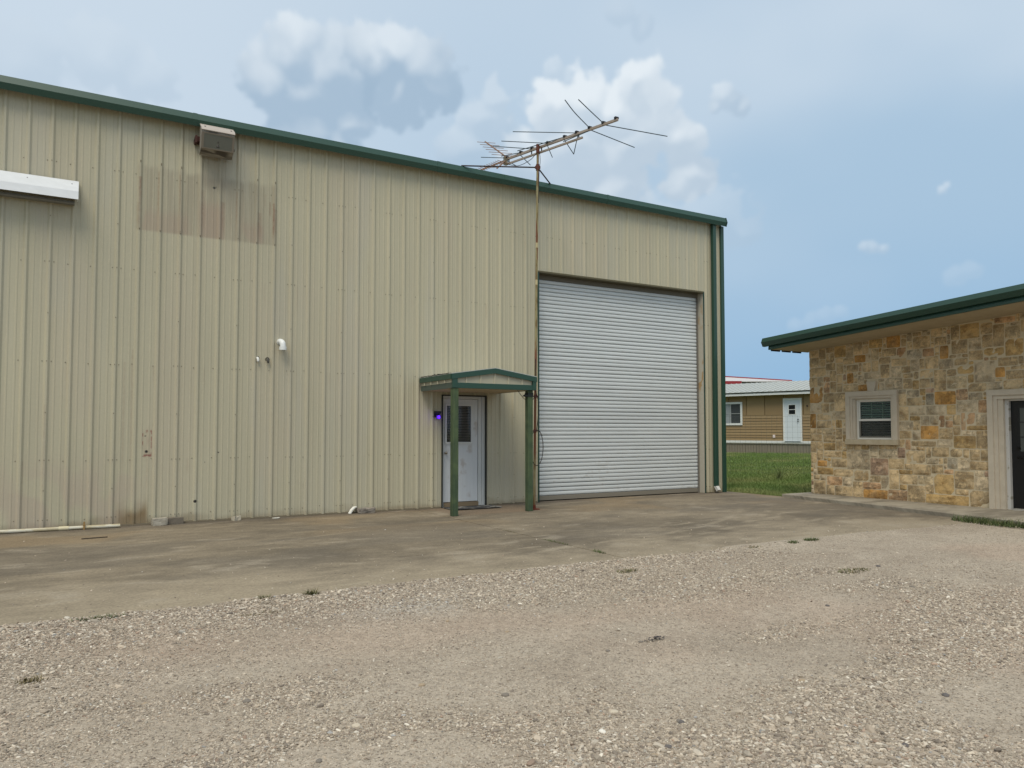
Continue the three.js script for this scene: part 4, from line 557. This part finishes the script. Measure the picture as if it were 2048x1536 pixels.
  stones.forEach(([a, b, c, d, t], i) => { const q = rng(i + 500), k = 0.9 + 0.2 * q(), tn = tones[t].map((v) => v * k * 1.78), g = chip(Z0 + a * C, Z0 + b * C, F + c * C, Math.min(F + d * C, topY(Z0 + (a + b) / 2 * C) + 0.01), tn, i * 31 + 7); if (Z0 + a * C < 6.5) part('stone', g, stoneMat, wall); else rest.push(g); });
  if (rest.length) { const m = new THREE.Mesh(mergeGeometries(rest), stoneMat); m.name = 'stones_beyond_door'; m.userData.kind = 'stuff'; m.castShadow = m.receiveShadow = true; wall.add(m); }
  part('side_wall', W(box(X + 0.02, X + 9, 0, 3.36, Z0 + 0.013, Z0 + 0.15)), mortar, sb);
  part('side_wall', W(box(X + 0.02, X + 9, 0, 3.7, Z1 - 0.15, Z1 - 0.01)), mortar, sb);
  part('rear_wall', W(box(X + 8.9, X + 9, 0, 3.36, Z0 + 0.16, Z1 - 0.16)), mortar, sb);
  // window with cast-stone surround
  const cast = new THREE.MeshStandardMaterial({ roughness: 0.9, map: tex(256, 256, (u, v) => { const n = tfbm(u, v, 8, 5, 14), f = tfbm(u, v, 64, 2, 3); return mix3([0.47, 0.4, 0.3], [0.62, 0.54, 0.42], n * 0.75 + f * 0.25); }) });
  const cx = (z0, z1, y0, y1, o0, o1) => planarUV(box(X - o1, X - o0, y0, y1, z0, z1), (x, y, z) => [z + x, y + x]);
  const win_ = part('window', W([cx(win[0] + 0.001, win[0] + 0.1, 1.32, win[3] - 0.1, -0.03, 0.07), cx(win[1] - 0.1, win[1] - 0.001, 1.32, win[3] - 0.1, -0.03, 0.07)]), cast, sb);
  part('inner_jamb', W([cx(win[0] + 0.101, win[0] + 0.15, 1.32, win[3] - 0.15, -0.03, 0.05), cx(win[0] + 0.151, 3.03, 1.32, 2.19, -0.1, 0.028), cx(win[1] - 0.15, win[1] - 0.101, 1.32, win[3] - 0.15, -0.03, 0.05), cx(3.91, win[1] - 0.151, 1.32, 2.19, -0.1, 0.028)]), cast, win_);
  part('head', W([cx(win[0] + 0.001, win[1] - 0.001, win[3] - 0.099, win[3], -0.03, 0.07), cx(win[0] + 0.101, win[1] - 0.101, win[3] - 0.149, win[3] - 0.1, -0.03, 0.05), cx(win[0] + 0.151, win[1] - 0.151, 2.185, win[3] - 0.15, -0.1, 0.028)]), cast, win_);
  part('sill', W([planarUV(rbox(X - 0.095, X + 0.1, 1.205, 1.318, win[0] - 0.015, win[1] + 0.015, 0.012), (x, y, z) => [z, y + x])]), new THREE.MeshStandardMaterial({ roughness: 0.92, map: tex(128, 64, (u, v) => mix3([0.4, 0.325, 0.21], [0.54, 0.46, 0.32], fbm(u * 8, v * 5, 0, 4))) }), win_);
  const ks = (zm, y0, h, wb, wt) => { const s = new THREE.Shape([[zm - wb, y0], [zm + wb, y0], [zm + wt, y0 + h], [zm - wt, y0 + h]].map(([a, b]) => new THREE.Vector2(a, b))); return planarUV(new THREE.ExtrudeGeometry(s, { depth: 0.1, bevelEnabled: true, bevelSize: 0.004, bevelThickness: 0.004, bevelSegments: 1 }).rotateY(-Math.PI / 2).translate(X + 0.04, 0, 0), (x, y, z) => [z, y]); };
  part('keystone', W(ks(3.44, 2.353, 0.2, 0.07, 0.11)), cast, win_);
  const vinyl = std(222, 218, 206, 0.5), zz = [3.03, 3.91], wf = (z0, z1, y0, y1, o0, o1) => box(X - o1, X - o0, y0, y1, z0, z1);
  part('window_frame', W([wf(3.031, 3.07, 1.32, 2.184, -0.1, -0.03), wf(3.87, 3.909, 1.32, 2.184, -0.1, -0.03), wf(3.07, 3.87, 1.32, 1.355, -0.1, -0.03), wf(3.07, 3.87, 2.15, 2.184, -0.1, -0.03)]), vinyl, win_);
  part('upper_sash', W([wf(3.07, 3.09, 1.76, 2.15, -0.09, -0.055), wf(3.85, 3.87, 1.76, 2.15, -0.09, -0.055), wf(3.09, 3.85, 2.128, 2.15, -0.09, -0.055), wf(3.07, 3.87, 1.715, 1.76, -0.09, -0.04)]), vinyl, win_);
  part('lower_sash', W([wf(3.07, 3.1, 1.355, 1.715, -0.085, -0.045), wf(3.84, 3.87, 1.355, 1.715, -0.085, -0.045), wf(3.1, 3.84, 1.355, 1.385, -0.085, -0.045)]), std(120, 116, 106, 0.6), win_);
  const bars = (y0, y1, o) => [wf(3.345, 3.357, y0, y1, -o - 0.008, -o), wf(3.598, 3.61, y0, y1, -o - 0.008, -o), wf(3.09, 3.85, (y0 + y1) / 2 - 0.006, (y0 + y1) / 2 + 0.006, -o - 0.0085, -o + 0.0005)];
  part('muntins', W(bars(1.76, 2.128, 0.078)), vinyl, win_); part('muntins', W(bars(1.385, 1.715, 0.078)), std(150, 148, 138, 0.6), win_);
  const glass = new THREE.MeshPhysicalMaterial({ color: col(200, 214, 208), transmission: 1, roughness: 0.02, thickness: 0, ior: 1.5 });
  part('pane', W(wf(3.09, 3.85, 1.761, 2.127, -0.074, -0.071)), glass, win_); part('pane', W(wf(3.1, 3.84, 1.386, 1.714, -0.07, -0.067)), new THREE.MeshPhysicalMaterial({ color: col(190, 192, 186), transmission: 1, roughness: 0.1, thickness: 0, ior: 1.5 }), win_);
  const bl = []; for (let y = 1.36; y < 2.15; y += 0.05) bl.push(new THREE.BoxGeometry(0.052, 0.003, 0.78).rotateZ(0.62).translate(X + 0.13, y, 3.47)); part('blind', W(bl), std(210, 216, 208, 0.6), win_);
  part('room_wall', W(box(X + 0.5, X + 0.52, 1, 2.5, 2.6, 4.3)), std(60, 58, 52, 0.9), win_);
  // doorway with cast-stone surround, black door
  const door = part('door', W([box(X + 0.1, X + 0.145, F + 0.035, 2.05, 6.117, 7.12)]), std(14, 15, 17, 0.35), sb);
  part('surround', W([cx(dr[0], dr[0] + 0.1, F, dr[3] - 0.1, -0.02, 0.08), cx(dr[0] + 0.101, dr[0] + 0.17, F, dr[3] - 0.17, -0.03, 0.055), cx(dr[0] + 0.171, 6.05, F, 2.09, -0.1, 0.03)]), cast, door);
  part('surround', W([cx(7.4, 7.5, F, dr[3] - 0.1, -0.02, 0.08), cx(7.33, 7.399, F, dr[3] - 0.17, -0.03, 0.055), cx(7.24, 7.329, F, 2.09, -0.1, 0.03)]), cast, door);
  part('surround_head', W([cx(dr[0], 7.5, dr[3] - 0.099, dr[3], -0.02, 0.08), cx(dr[0] + 0.101, 7.399, dr[3] - 0.169, dr[3] - 0.1, -0.03, 0.055), cx(dr[0] + 0.171, 7.329, 2.085, dr[3] - 0.17, -0.1, 0.03)]), cast, door);
  part('keystone', W(ks(6.645, 2.258, 0.2, 0.08, 0.125)), cast, door);
  const chipped = new THREE.MeshStandardMaterial({ roughness: 0.6, map: tex(64, 512, (u, v) => mix3([0.55, 0.53, 0.49], [0.36, 0.33, 0.26], ss(0.66, 0.7, fbm(u * 4, v * 22, 0, 4)))) });
  part('door_frame', W([planarUV(box(X + 0.03, X + 0.15, F, 2.083, 6.052, 6.115), (x, y, z) => [z * 4, y / 2.1]), box(X + 0.03, X + 0.15, F, 2.083, 7.13, 7.238), box(X + 0.03, X + 0.15, 2.05, 2.083, 6.118, 7.129)]), chipped, door);
  part('threshold', W(box(X - 0.02, X + 0.15, F, F + 0.034, 6.16, 7.13)), std(170, 166, 156, 0.5), door);
  for (let k = 0; k < 3; k++) for (let j = 0; j < 3; j++) part('glass_pane', W(box(X + 0.094, X + 0.1, 1.13 + j * 0.27, 1.38 + j * 0.27, 6.27 + k * 0.26, 6.51 + k * 0.26)), std(78, 82, 80, 0.12), door);
  part('panel_moulding', W([box(X + 0.088, X + 0.1, 1.0, 1.02, 6.3, 7.0), box(X + 0.088, X + 0.1, 0.22, 0.24, 6.3, 7.0), box(X + 0.088, X + 0.1, 0.24, 1.0, 6.3, 6.32), box(X + 0.088, X + 0.1, 0.24, 1.0, 6.98, 7.0), box(X + 0.088, X + 0.1, 0.7, 0.715, 6.4, 6.9)]), std(18, 19, 21, 0.35), door);
  part('door_lock', W([new THREE.CylinderGeometry(0.03, 0.03, 0.02, 14).rotateZ(Math.PI / 2).translate(X + 0.09, 1.19, 6.235), new THREE.CylinderGeometry(0.028, 0.028, 0.02, 14).rotateZ(Math.PI / 2).translate(X + 0.09, 1.02, 6.235), rbox(X + 0.03, X + 0.05, 1.005, 1.03, 6.225, 6.34, 0.006), rod([X + 0.09, 1.02, 6.235], [X + 0.04, 1.02, 6.235], 0.01, 8)]), std(44, 42, 40, 0.35, { metalness: 0.8 }), door);
  // roof: metal sheet, green rake trim with box fold, tan soffit
  const rs = 0.0605, RX = 13.55, ZE = 1.66, ry = (z) => 3.345 + rs * (z - 1.79);
  const slope = (prof, z0, z1, mat, name) => { const p = [], n = prof.length, P = (k, z) => [prof[k][0], ry(z) + prof[k][1], z]; const tri = (a, b, c) => p.push(...a, ...b, ...c); for (let k = 0; k < n; k++) { const l = (k + 1) % n; tri(P(k, z0), P(l, z0), P(l, z1)); tri(P(k, z0), P(l, z1), P(k, z1)); } const s = THREE.ShapeUtils.triangulateShape(prof.map(([a, b]) => new THREE.Vector2(a, b)), []); for (const [a, b, c] of s) { tri(P(a, z0), P(c, z0), P(b, z0)); tri(P(a, z1), P(b, z1), P(c, z1)); } const g = new THREE.BufferGeometry(); g.setAttribute('position', new THREE.Float32BufferAttribute(p, 3)); g.computeVertexNormals(); planarUV(g, (x, y, z) => [z / 2, y + x]); return part(name, W(g), mat, sb); };
  const dg = std(36, 66, 54, 0.42);
  const rf = slope([[RX - 0.02, 0.265], [RX - 0.02, 0.225], [X + 9.4, 0.225], [X + 9.4, 0.265]], ZE + 0.02, 10.2, std(150, 154, 150, 0.45, { metalness: 0.4 }), 'roof');
  slope([[RX + 0.03, 0.085], [RX - 0.05, 0.085], [RX - 0.1, 0.18], [RX - 0.055, 0.275], [RX + 0.03, 0.29]], ZE - 0.1, 10.2, dg, 'rake_gutter');
  slope([[RX + 0.06, 0.0], [RX, 0.0], [RX, 0.05], [RX + 0.012, 0.083], [RX + 0.06, 0.083]], ZE + 0.02, 10.2, dg, 'fascia');
  slope([[RX + 0.061, 0.03], [RX + 0.061, 0.006], [X + 0.15, 0.006], [X + 0.15, 0.03]], ZE + 0.03, 10.2, new THREE.MeshStandardMaterial({ roughness: 0.85, map: tex(256, 128, (u, v) => { const n = fbm(u * 12, v * 6, 0, 4); return mix3([0.36, 0.3, 0.2], [0.44, 0.375, 0.26], n); }) }), 'soffit');
  part('eave_closure', W([0, 1, 2].map((k) => bar([RX + 0.1 + k * 0.36, ry(ZE) + 0.008, ZE + 0.02], [RX + 0.38 + k * 0.36, ry(ZE) + 0.008, ZE + 0.02], 0.03, 0.06))), std(30, 30, 26, 0.9), sb);
  part('eave_fascia', W(box(RX + 0.061, X + 9.3, ry(ZE) + 0.04, ry(ZE) + 0.22, ZE + 0.03, ZE + 0.05)), dg, sb);
}
// ---------------------------------------------------------------- tan prefabricated house behind
{
  const A = [29.278, -14.913], ang = Math.atan2(4.401, 1.198), h = thing('prefab_house', 'tan sided prefabricated house with white door seen between the buildings', 'house', [A[0], 0, A[1]]);
  h.rotation.y = -ang;                                                        // local x runs along the facade, local +z faces the yard
  const tan_ = [[150, 127, 92], [145, 122, 88], [154, 131, 96]].map((c) => std(...c, 0.8)), wht = std(226, 228, 226, 0.55);
  const x0 = -9, x1 = 9, dx = [3.24, 4.17], wx = [-0.75, 1.07];
  part('wall_core', box(x0, x1, 0.9, 3.3, -4.6, -0.03), std(120, 98, 66, 0.9), h);
  const bx = [x0]; for (let x = -8.5; x < 9; x += 0.985) bx.push(+(x - 0.06).toFixed(3)); bx.push(x1);
  const clip = (a, b, c, d) => { const out = []; const cut = [a, b, dx[0] - 0.01, dx[1] + 0.01, wx[0], wx[1]].filter((q) => q >= a && q <= b).sort((p, q) => p - q); for (let i = 0; i + 1 < cut.length; i++) { const m = (cut[i] + cut[i + 1]) / 2; if (cut[i + 1] - cut[i] < 0.01) continue; if (m > dx[0] && m < dx[1]) { if (d > 3.1) out.push([cut[i], cut[i + 1], Math.max(c, 3.11), d]); continue; } if (m > wx[0] && m < wx[1]) { if (c < 1.8) out.push([cut[i], cut[i + 1], c, Math.min(d, 1.8)]); if (d > 2.99) out.push([cut[i], cut[i + 1], Math.max(c, 2.99), d]); continue; } out.push([cut[i], cut[i + 1], c, d]); } return out; };
  const rr = rng(8);
  for (let i = 0; i + 1 < bx.length; i++) { const g = clip(bx[i] + 0.018, bx[i + 1] - 0.018, 2.285, 3.29).map(([a, b, c, d]) => box(a, b, c, d, -0.03, 0.0)); if (g.length) part('siding_panel', g, tan_[rr() * 3 | 0], h); }
  for (let k = 0; k < 9; k++) { const c = 1.02 + k * 0.1405; part('lap_board', clip(x0, x1, c, c + 0.138).map(([a, b, y0, y1]) => new THREE.BoxGeometry(b - a, y1 - y0, 0.014).rotateX(-0.16).translate((a + b) / 2, (y0 + y1) / 2, -0.012)), tan_[k % 3], h); }
  part('base_band', box(x0, x1, 0.9, 1.015, -0.03, 0.03), wht, h);
  const sk = []; for (let x = x0; x < x1; x += 0.15) sk.push(box(x, x + 0.13, 0.2, 0.86 + 0.02 * hash(x * 100 | 0, 1, 1), -0.06 - 0.015 * hash(x * 100 | 0, 2, 1), -0.03));
  part('skirting_board', sk, new THREE.MeshStandardMaterial({ roughness: 0.9, color: col(132, 124, 110) }), h);
  part('skirting_rail', box(x0, x1, 0.862, 0.898, -0.09, 0.015), std(186, 180, 166, 0.8), h);
  const roof = part('roof', box(x0 - 0.4, x1 + 0.4, 3.395, 3.435, -0.03, 0.42), std(30, 30, 28, 0.8), h);
  const rib = []; for (let x = x0 - 0.3; x < x1 + 0.4; x += 0.3) rib.push(bar([x, 3.475, 0.44], [x, 4.12, -2.6], 0.03, 0.03));
  part('roof_sheet', [alongX([[0.45, 3.44], [0.45, 3.46], [-2.6, 4.11], [-5.1, 3.5], [-5.1, 3.47], [-2.6, 4.08]], x0 - 0.4, x1 + 0.4), ...rib], std(182, 184, 178, 0.5, { metalness: 0.25 }), roof);
  part('fascia', box(x0 - 0.4, x1 + 0.4, 3.28, 3.394, 0.36, 0.4), wht, h);
  part('eave_soffit', box(x0 - 0.4, x1 + 0.4, 3.285, 3.3, -0.02, 0.358), std(200, 196, 186, 0.8), h);
  const d = part('door', box(dx[0] + 0.07, dx[1] - 0.07, 1.01, 3.02, -0.02, 0.02), std(214, 222, 228, 0.5), h);
  part('door_trim', [box(dx[0], dx[0] + 0.07, 0.96, 3.1, -0.03, 0.045), box(dx[1] - 0.07, dx[1], 0.96, 3.1, -0.03, 0.045), box(dx[0] + 0.07, dx[1] - 0.07, 3.022, 3.1, -0.03, 0.045)], wht, d);
  part('sill_strip', box(dx[0] + 0.07, dx[1] - 0.07, 0.965, 1.008, -0.02, 0.05), std(120, 130, 134, 0.5), d);
  part('door_window', [box(3.53, 3.85, 2.56, 2.77, 0.0205, 0.026), box(3.53, 3.85, 2.32, 2.53, 0.0205, 0.026)], std(24, 28, 32, 0.1), d);
  part('window_trim', [box(3.5, 3.53, 2.29, 2.8, 0.021, 0.034), box(3.85, 3.88, 2.29, 2.8, 0.021, 0.034), box(3.53, 3.85, 2.77, 2.8, 0.021, 0.034), box(3.53, 3.85, 2.531, 2.559, 0.021, 0.034), box(3.53, 3.85, 2.29, 2.32, 0.021, 0.034)], wht, d);
  for (const y of [1.97, 2.07]) part('door_knob', [new THREE.SphereGeometry(0.032, 8, 6).translate(3.99, y, 0.05)], std(30, 30, 32, 0.4), d);
  const w = part('window', [box(wx[0] + 0.1, wx[1] - 0.1, 1.9, 2.89, -0.028, -0.02)], std(70, 74, 76, 0.12), h);
  part('window_trim', [box(wx[0], wx[0] + 0.1, 1.8, 2.99, -0.03, 0.04), box(wx[1] - 0.1, wx[1], 1.8, 2.99, -0.03, 0.04), box(wx[0] + 0.1, wx[1] - 0.1, 2.89, 2.99, -0.03, 0.04), box(wx[0] + 0.1, wx[1] - 0.1, 1.8, 1.9, -0.03, 0.04)], wht, w);
  part('window_sash', [box(0.38, 0.43, 1.9, 2.89, -0.02, 0.012), box(0.43, 0.97, 2.38, 2.41, -0.02, 0.008), box(wx[0] + 0.1, 0.38, 2.38, 2.41, -0.02, 0.004)], std(160, 164, 164, 0.5), w);
  part('curtain', [box(-0.6, 0.36, 1.92, 2.88, -0.019, -0.012)], std(150, 156, 160, 0.7), w);
  part('outlet_cover', [rbox(2.69, 2.81, 1.16, 1.31, 0.004, 0.03, 0.01)], std(230, 216, 214, 0.5), h);
  part('wall_hook', [rod([4.4, 2.72, 0], [4.48, 2.74, 0.1], 0.02, 6), rod([4.48, 2.74, 0.1], [4.5, 2.66, 0.12], 0.03, 6)], std(50, 34, 26, 0.7), h);
}
// far shed with red trim
{
  const b = thing('far_shed', 'pale metal shed with red trim rising behind the tan house', 'shed', [52, 0, -40]);
  b.rotation.y = -0.53;                                                       // local x to the right as seen from the lot
  const red = std(150, 40, 46, 0.6), roofM = std(196, 192, 190, 0.5), y0 = 6.02;
  part('wall', box(-14, 8.5, -0.3, y0, -14, -0.2), std(186, 178, 170, 0.7), b);
  const rf = new THREE.BufferGeometry(); rf.setAttribute('position', new THREE.Float32BufferAttribute([-15, 6.3, 0.3, 9, 6.3, 0.3, 9, 6.35, -0.2, -15, 6.3, 0.3, 9, 6.35, -0.2, -15, 8.6, -9], 3)); rf.computeVertexNormals(); planarUV(rf, (x, y) => [x, y]);
  part('roof', [rf, alongX([[0.3, 6.22], [0.3, 6.3], [-0.2, 6.34], [-14, 6.34], [-14, 6.22]], -15, 9)], roofM, b);
  part('red_fascia', box(-15.1, 4, 6.0, 6.3, 0.31, 0.38), red, b);
  part('ridge_trim', [bar([9.05, 6.38, -0.15], [-15, 8.66, -9], 0.12, 0.09)], red, b);
}
// wire fence across the yard
{
  const f = thing('wire_fence', 'thin welded wire fence standing in the grass before the tan house', 'fence', [16.2, 0.1, -3.78]);
  f.rotation.y = -Math.atan2(1.335, 2.292);
  const w = [], L = 7.2; for (let y = 0.12, k = 0; y < 1.95; k++) { w.push(box(-1.5, L, y - 0.0016, y + 0.0016, -0.0016, 0.0016)); y += k < 6 ? 0.1 : 0.16; } for (let x = -1.4; x < L; x += 0.16) w.push(box(x - 0.0014, x + 0.0014, 0.08, 1.88, 0.002, 0.0048));
  part('wire_mesh', w, std(92, 98, 98, 0.5, { metalness: 0.4 }), f);
  for (const x of [-1.5, L]) part('post', [rod([x, -0.1, 0.03], [x, 2.02, 0.03], 0.025, 8)], std(70, 74, 66, 0.7), f);
}
// ---------------------------------------------------------------- grass and weeds
function blade(r, h, lean, w) { const a = r() * 6.283, ca = Math.cos(a), sa = Math.sin(a), lx = Math.cos(a + 1.3) * lean, lz = Math.sin(a + 1.3) * lean, b = [(r() - 0.5) * 0.03, 0, (r() - 0.5) * 0.03]; const p = []; const c = (t, s) => [b[0] + lx * t * t + ca * s * w * (1 - t), h * t * (1 - 0.25 * t * lean / (h + 0.001) * 0.5), b[2] + lz * t * t + sa * s * w * (1 - t)]; const q = [c(0, -1), c(0, 1), c(0.55, 1), c(0.55, -1), c(1, 0)]; p.push(...q[0], ...q[1], ...q[2], ...q[0], ...q[2], ...q[3], ...q[3], ...q[2], ...q[4]); return p; }
function bladeGeo(p) { const g = new THREE.BufferGeometry(); g.setAttribute('position', new THREE.Float32BufferAttribute(p, 3)); g.computeVertexNormals(); return g; }
{
  const r = rng(66), N = 52000, p = []; for (let i = 0; i < 7; i++) p.push(...blade(r, 0.06 + 0.06 * r(), 0.05 + 0.05 * r(), 0.0045));
  const im = new THREE.InstancedMesh(bladeGeo(p), new THREE.MeshStandardMaterial({ roughness: 0.9, side: THREE.DoubleSide }), N); im.name = 'grass'; tag(im, 'green mown grass growing between the warehouse and tan house', 'grass', null, 'stuff'); im.receiveShadow = im.castShadow = true; scene.add(im);
  const m = new THREE.Matrix4(), q = new THREE.Quaternion(), e = new THREE.Euler(), c = new THREE.Color();
  for (let i = 0; i < N; ) {
    const rad = 18 + 20 * r() ** 1.3, th = (41 + 16 * r()) * D2R, x = Math.sin(th) * rad, z = 13.4 - Math.cos(th) * rad; if (x < 14.08 || (x > 14.6 && z > 1.9)) continue;
    const tuft = ss(0.55, 0.75, fbm(x * 1.3, z * 1.3, 0, 3)), fence = Math.exp(-((((x - 16.2) * 0.503 - (z + 3.78) * 0.864) / 0.5) ** 2));
    const s = 0.7 + 0.6 * r() + 0.5 * tuft + 1.1 * fence * r(); e.set(0, r() * 6.28, 0); q.setFromEuler(e); m.compose(new THREE.Vector3(x, terrainY(x, z) - 0.005, z), q, new THREE.Vector3(1, s, 1)); im.setMatrixAt(i, m);
    const dry = fbm(x * 0.7 + 9, z * 0.7, 0, 3), t = mix3([0.125, 0.21, 0.045], [0.27, 0.29, 0.105], ss(0.35, 0.75, dry) * 0.7 + 0.3 * r()); c.setRGB(...t); im.setColorAt(i, c); i++;
  }
}
const weedMats = [[0.055, 0.085, 0.025], [0.1, 0.115, 0.035], [0.16, 0.13, 0.06]].map((c) => new THREE.MeshStandardMaterial({ color: new THREE.Color().setRGB(...c), roughness: 0.9, side: THREE.DoubleSide }));
function weed(name, label, x, z, y, n, rx, rz, h, mi, seed, group) {
  const r = rng(seed), g = thing(name, label, name === 'grass_strip' ? 'grass' : 'weed', [x, y, z], group);
  for (let k = 0; k < 2; k++) { const p = []; for (let i = 0; i < n / 2; i++) { const t = r() * 6.283, d = Math.sqrt(r()), bx = Math.cos(t) * d * rx, bz = Math.sin(t) * d * rz, q = blade(r, h * (0.35 + 0.8 * r()), h * (0.4 + 0.9 * r()), 0.004 + 0.003 * r()); for (let j = 0; j < q.length; j += 3) p.push(q[j] + bx, q[j + 1], q[j + 2] + bz); } const w = part(k ? 'dry_blades' : 'leaf_blades', bladeGeo(p), weedMats[k ? Math.min(2, mi + 1) : mi], g); w.userData.kind = 'stuff'; }
}
weed('weed_tuft', 'flat dark green weed at the concrete edge, leftmost of all', 0.2, 6.53, -0.01, 260, 0.2, 0.045, 0.05, 0, 1);
weed('weed_tuft', 'bushy upright weed at the concrete edge near the frame centre-left', 1.9, 6.49, -0.01, 150, 0.05, 0.04, 0.075, 1, 2);
weed('weed_tuft', 'small low weed just left of the bushy upright weed', 1.5, 6.46, -0.01, 110, 0.06, 0.04, 0.06, 1, 3);
weed('weed_tuft', 'flat straggly weed alone out on the gravel below the stone window', 7.26, 8.22, -0.01, 220, 0.24, 0.09, 0.035, 1, 4);
weed('weed_tuft', 'round dark weed clump at concrete edge, rightmost of a row of three', 8.75, 6.52, -0.01, 260, 0.13, 0.07, 0.06, 0, 5);
weed('weed_tuft', 'dark weed clump at concrete edge, middle of a row of three', 8.33, 6.56, -0.01, 160, 0.09, 0.05, 0.06, 0, 6);
weed('weed_tuft', 'thin weed at concrete edge, first of a row of three', 7.57, 6.58, -0.01, 130, 0.1, 0.04, 0.04, 1, 7);
weed('weed_tuft', 'faint olive weed among bright gravel in front of roller door', 5.13, 7.03, -0.01, 160, 0.13, 0.06, 0.04, 1, 8);
weed('weed_tuft', 'sparse brown weed patch in the gravel at lower left', -0.2, 7.97, -0.01, 60, 0.08, 0.05, 0.03, 2, 9);
weed('weed_tuft', 'thin olive weed streak in gravel below the bushy weed', 1.35, 6.98, -0.01, 120, 0.16, 0.08, 0.03, 2, 15);
weed('joint_weed', 'weeds in the slab joint, longest strip of the joint', 5.645, 4.9, -0.02, 190, 0.03, 0.3, 0.045, 0, 10);
weed('joint_weed', 'weeds in the slab joint, strip nearest the gravel', 5.645, 5.85, -0.02, 150, 0.03, 0.14, 0.05, 0, 11);
weed('joint_weed', 'weeds in the slab joint, strip nearest the canopy', 5.648, 3.65, -0.02, 90, 0.022, 0.22, 0.035, 1, 12);
weed('grass_strip', 'green grass strip along front edge of the stone building walkway', 12.85, 7.05, 0, 1300, 0.26, 0.95, 0.12, 0, 13);
weed('tall_weed', 'single tall dark weed standing in the lawn by the fence', 18.55, -2.3, 0.05, 40, 0.05, 0.05, 0.55, 0, 14);
// single stones and scraps that stand out on the lot
{
  const rockGeo = (seed) => { const g = new THREE.IcosahedronGeometry(1, 1), p = g.attributes.position; for (let i = 0; i < p.count; i++) { const x = p.getX(i), y = p.getY(i), z = p.getZ(i), s = 0.7 + 0.5 * fbm(x * 1.3 + seed, y * 1.3 + seed, z * 1.3 + 4, 2) ; p.setXYZ(i, x * s * 1.2, y * s * 0.62, z * s); } g.computeVertexNormals(); return g; };
  const geos = [1, 5, 9].map(rockGeo), pal = { pale: std(190, 178, 158, 0.95), grey: std(122, 114, 104, 0.95), dark: std(98, 93, 90, 0.9), white: std(222, 216, 204, 0.9), tan: std(160, 142, 118, 0.95) };
  for (const [x, z, s, m, l] of [[1.28, 9.62, 0.022, 'pale', 'pale angular stone in the front gravel at lower left'], [2.17, 9.60, 0.022, 'grey', 'lone grey stone on bare gravel below the leaf patch'], [1.82, 9.21, 0.019, 'tan', 'tan stone lump on the lot, front gravel, left of centre'], [2.33, 10.30, 0.020, 'white', 'bright white flat stone in the front gravel'], [2.49, 10.61, 0.018, 'dark', 'small dark round stone near bottom edge, centre-right'], [2.27, 10.56, 0.018, 'grey', 'grey stone lump on the lot, bottom edge, right of centre'], [2.37, 10.65, 0.015, 'tan', 'tan stone lump on the lot, bottom edge, right of centre'], [2.76, 10.40, 0.020, 'grey', 'grey stone lump on the lot, front gravel, right of centre'], [2.54, 10.13, 0.023, 'pale', 'pale limestone lump on the lot, front gravel, centre'], [3.48, 11.18, 0.018, 'dark', 'dark slate-grey flat stone near the bottom right corner'], [3.30, 10.96, 0.021, 'pale', 'pale limestone lump on the lot, bottom edge, far right'], [4.34, 10.88, 0.021, 'dark', 'dark brown stone on bare gravel at the right'], [3.84, 10.30, 0.020, 'tan', 'tan stone lump on the lot, front gravel, right of centre'], [5.64, 9.12, 0.019, 'dark', 'dark stone on the lot, middle of the lot, far right'], [7.78, 8.16, 0.025, 'dark', 'dark stone on the lot, concrete edge, far right'], [6.99, 9.04, 0.022, 'grey', 'grey stone lump on the lot, concrete edge, far right'], [6.14, 10.15, 0.018, 'grey', 'grey stone lump on the lot, middle of the lot, far right'], [3.21, 9.20, 0.016, 'grey', 'grey stone lump on the lot, middle of the lot, centre'], [2.85, 8.43, 0.015, 'tan', 'tan stone lump on the lot, middle of the lot, centre'], [2.60, 7.92, 0.016, 'tan', 'tan stone lump on the lot, middle of the lot, left of centre'], [0.86, 8.99, 0.021, 'grey', 'grey stone lump on the lot, front gravel, far left'], [0.37, 8.73, 0.018, 'tan', 'tan stone lump on the lot, front gravel, far left'], [1.00, 9.92, 0.017, 'grey', 'grey stone lump on the lot, bottom edge, left of centre'], [6.10, 10.33, 0.019, 'pale', 'pale limestone lump on the lot, middle of the lot, far right'], [3.54, 9.15, 0.016, 'grey', 'grey stone lump on the lot, middle of the lot, right of centre'], [2.76, 10.41, 0.020, 'dark', 'dark stone on the lot, front gravel, right of centre']]) { const k = part(numbered('lot_stone'), geos[used.lot_stone % 3], pal[m], scene); k.scale.setScalar(s); k.position.set(x, lotY(x, z) + s * 0.12, z); k.rotation.y = x * 7 + z; tag(k, l, 'stone', 'larger stones lying on the lot'); }
  const leaf = part(numbered('leaf_litter'), (() => { const p = [], r = rng(12); for (let i = 0; i < 60; i++) { const a = r() * 6.28, d = r(), q = [Math.cos(a) * d * 0.11, 0.004 + 0.012 * r(), Math.sin(a) * d * 0.035]; const t = r() * 6.28, w = 0.01 + 0.012 * r(); p.push(q[0] - w * Math.cos(t), q[1], q[2] - w * Math.sin(t), q[0] + w * Math.cos(t), q[1] + 0.004, q[2] + w * Math.sin(t), q[0] + w * 0.6 * Math.sin(t), q[1] + 0.006, q[2] - w * 0.6 * Math.cos(t)); } return bladeGeo(p); })(), std(62, 58, 60, 0.9, { side: THREE.DoubleSide }), scene);
  leaf.position.set(3.67, lotY(3.67, 9.16) + 0.002, 9.16); tag(leaf, 'dark patch of dead leaves on the gravel', 'leaves'); leaf.userData.kind = 'stuff';
}
renderer.render(scene, camera);
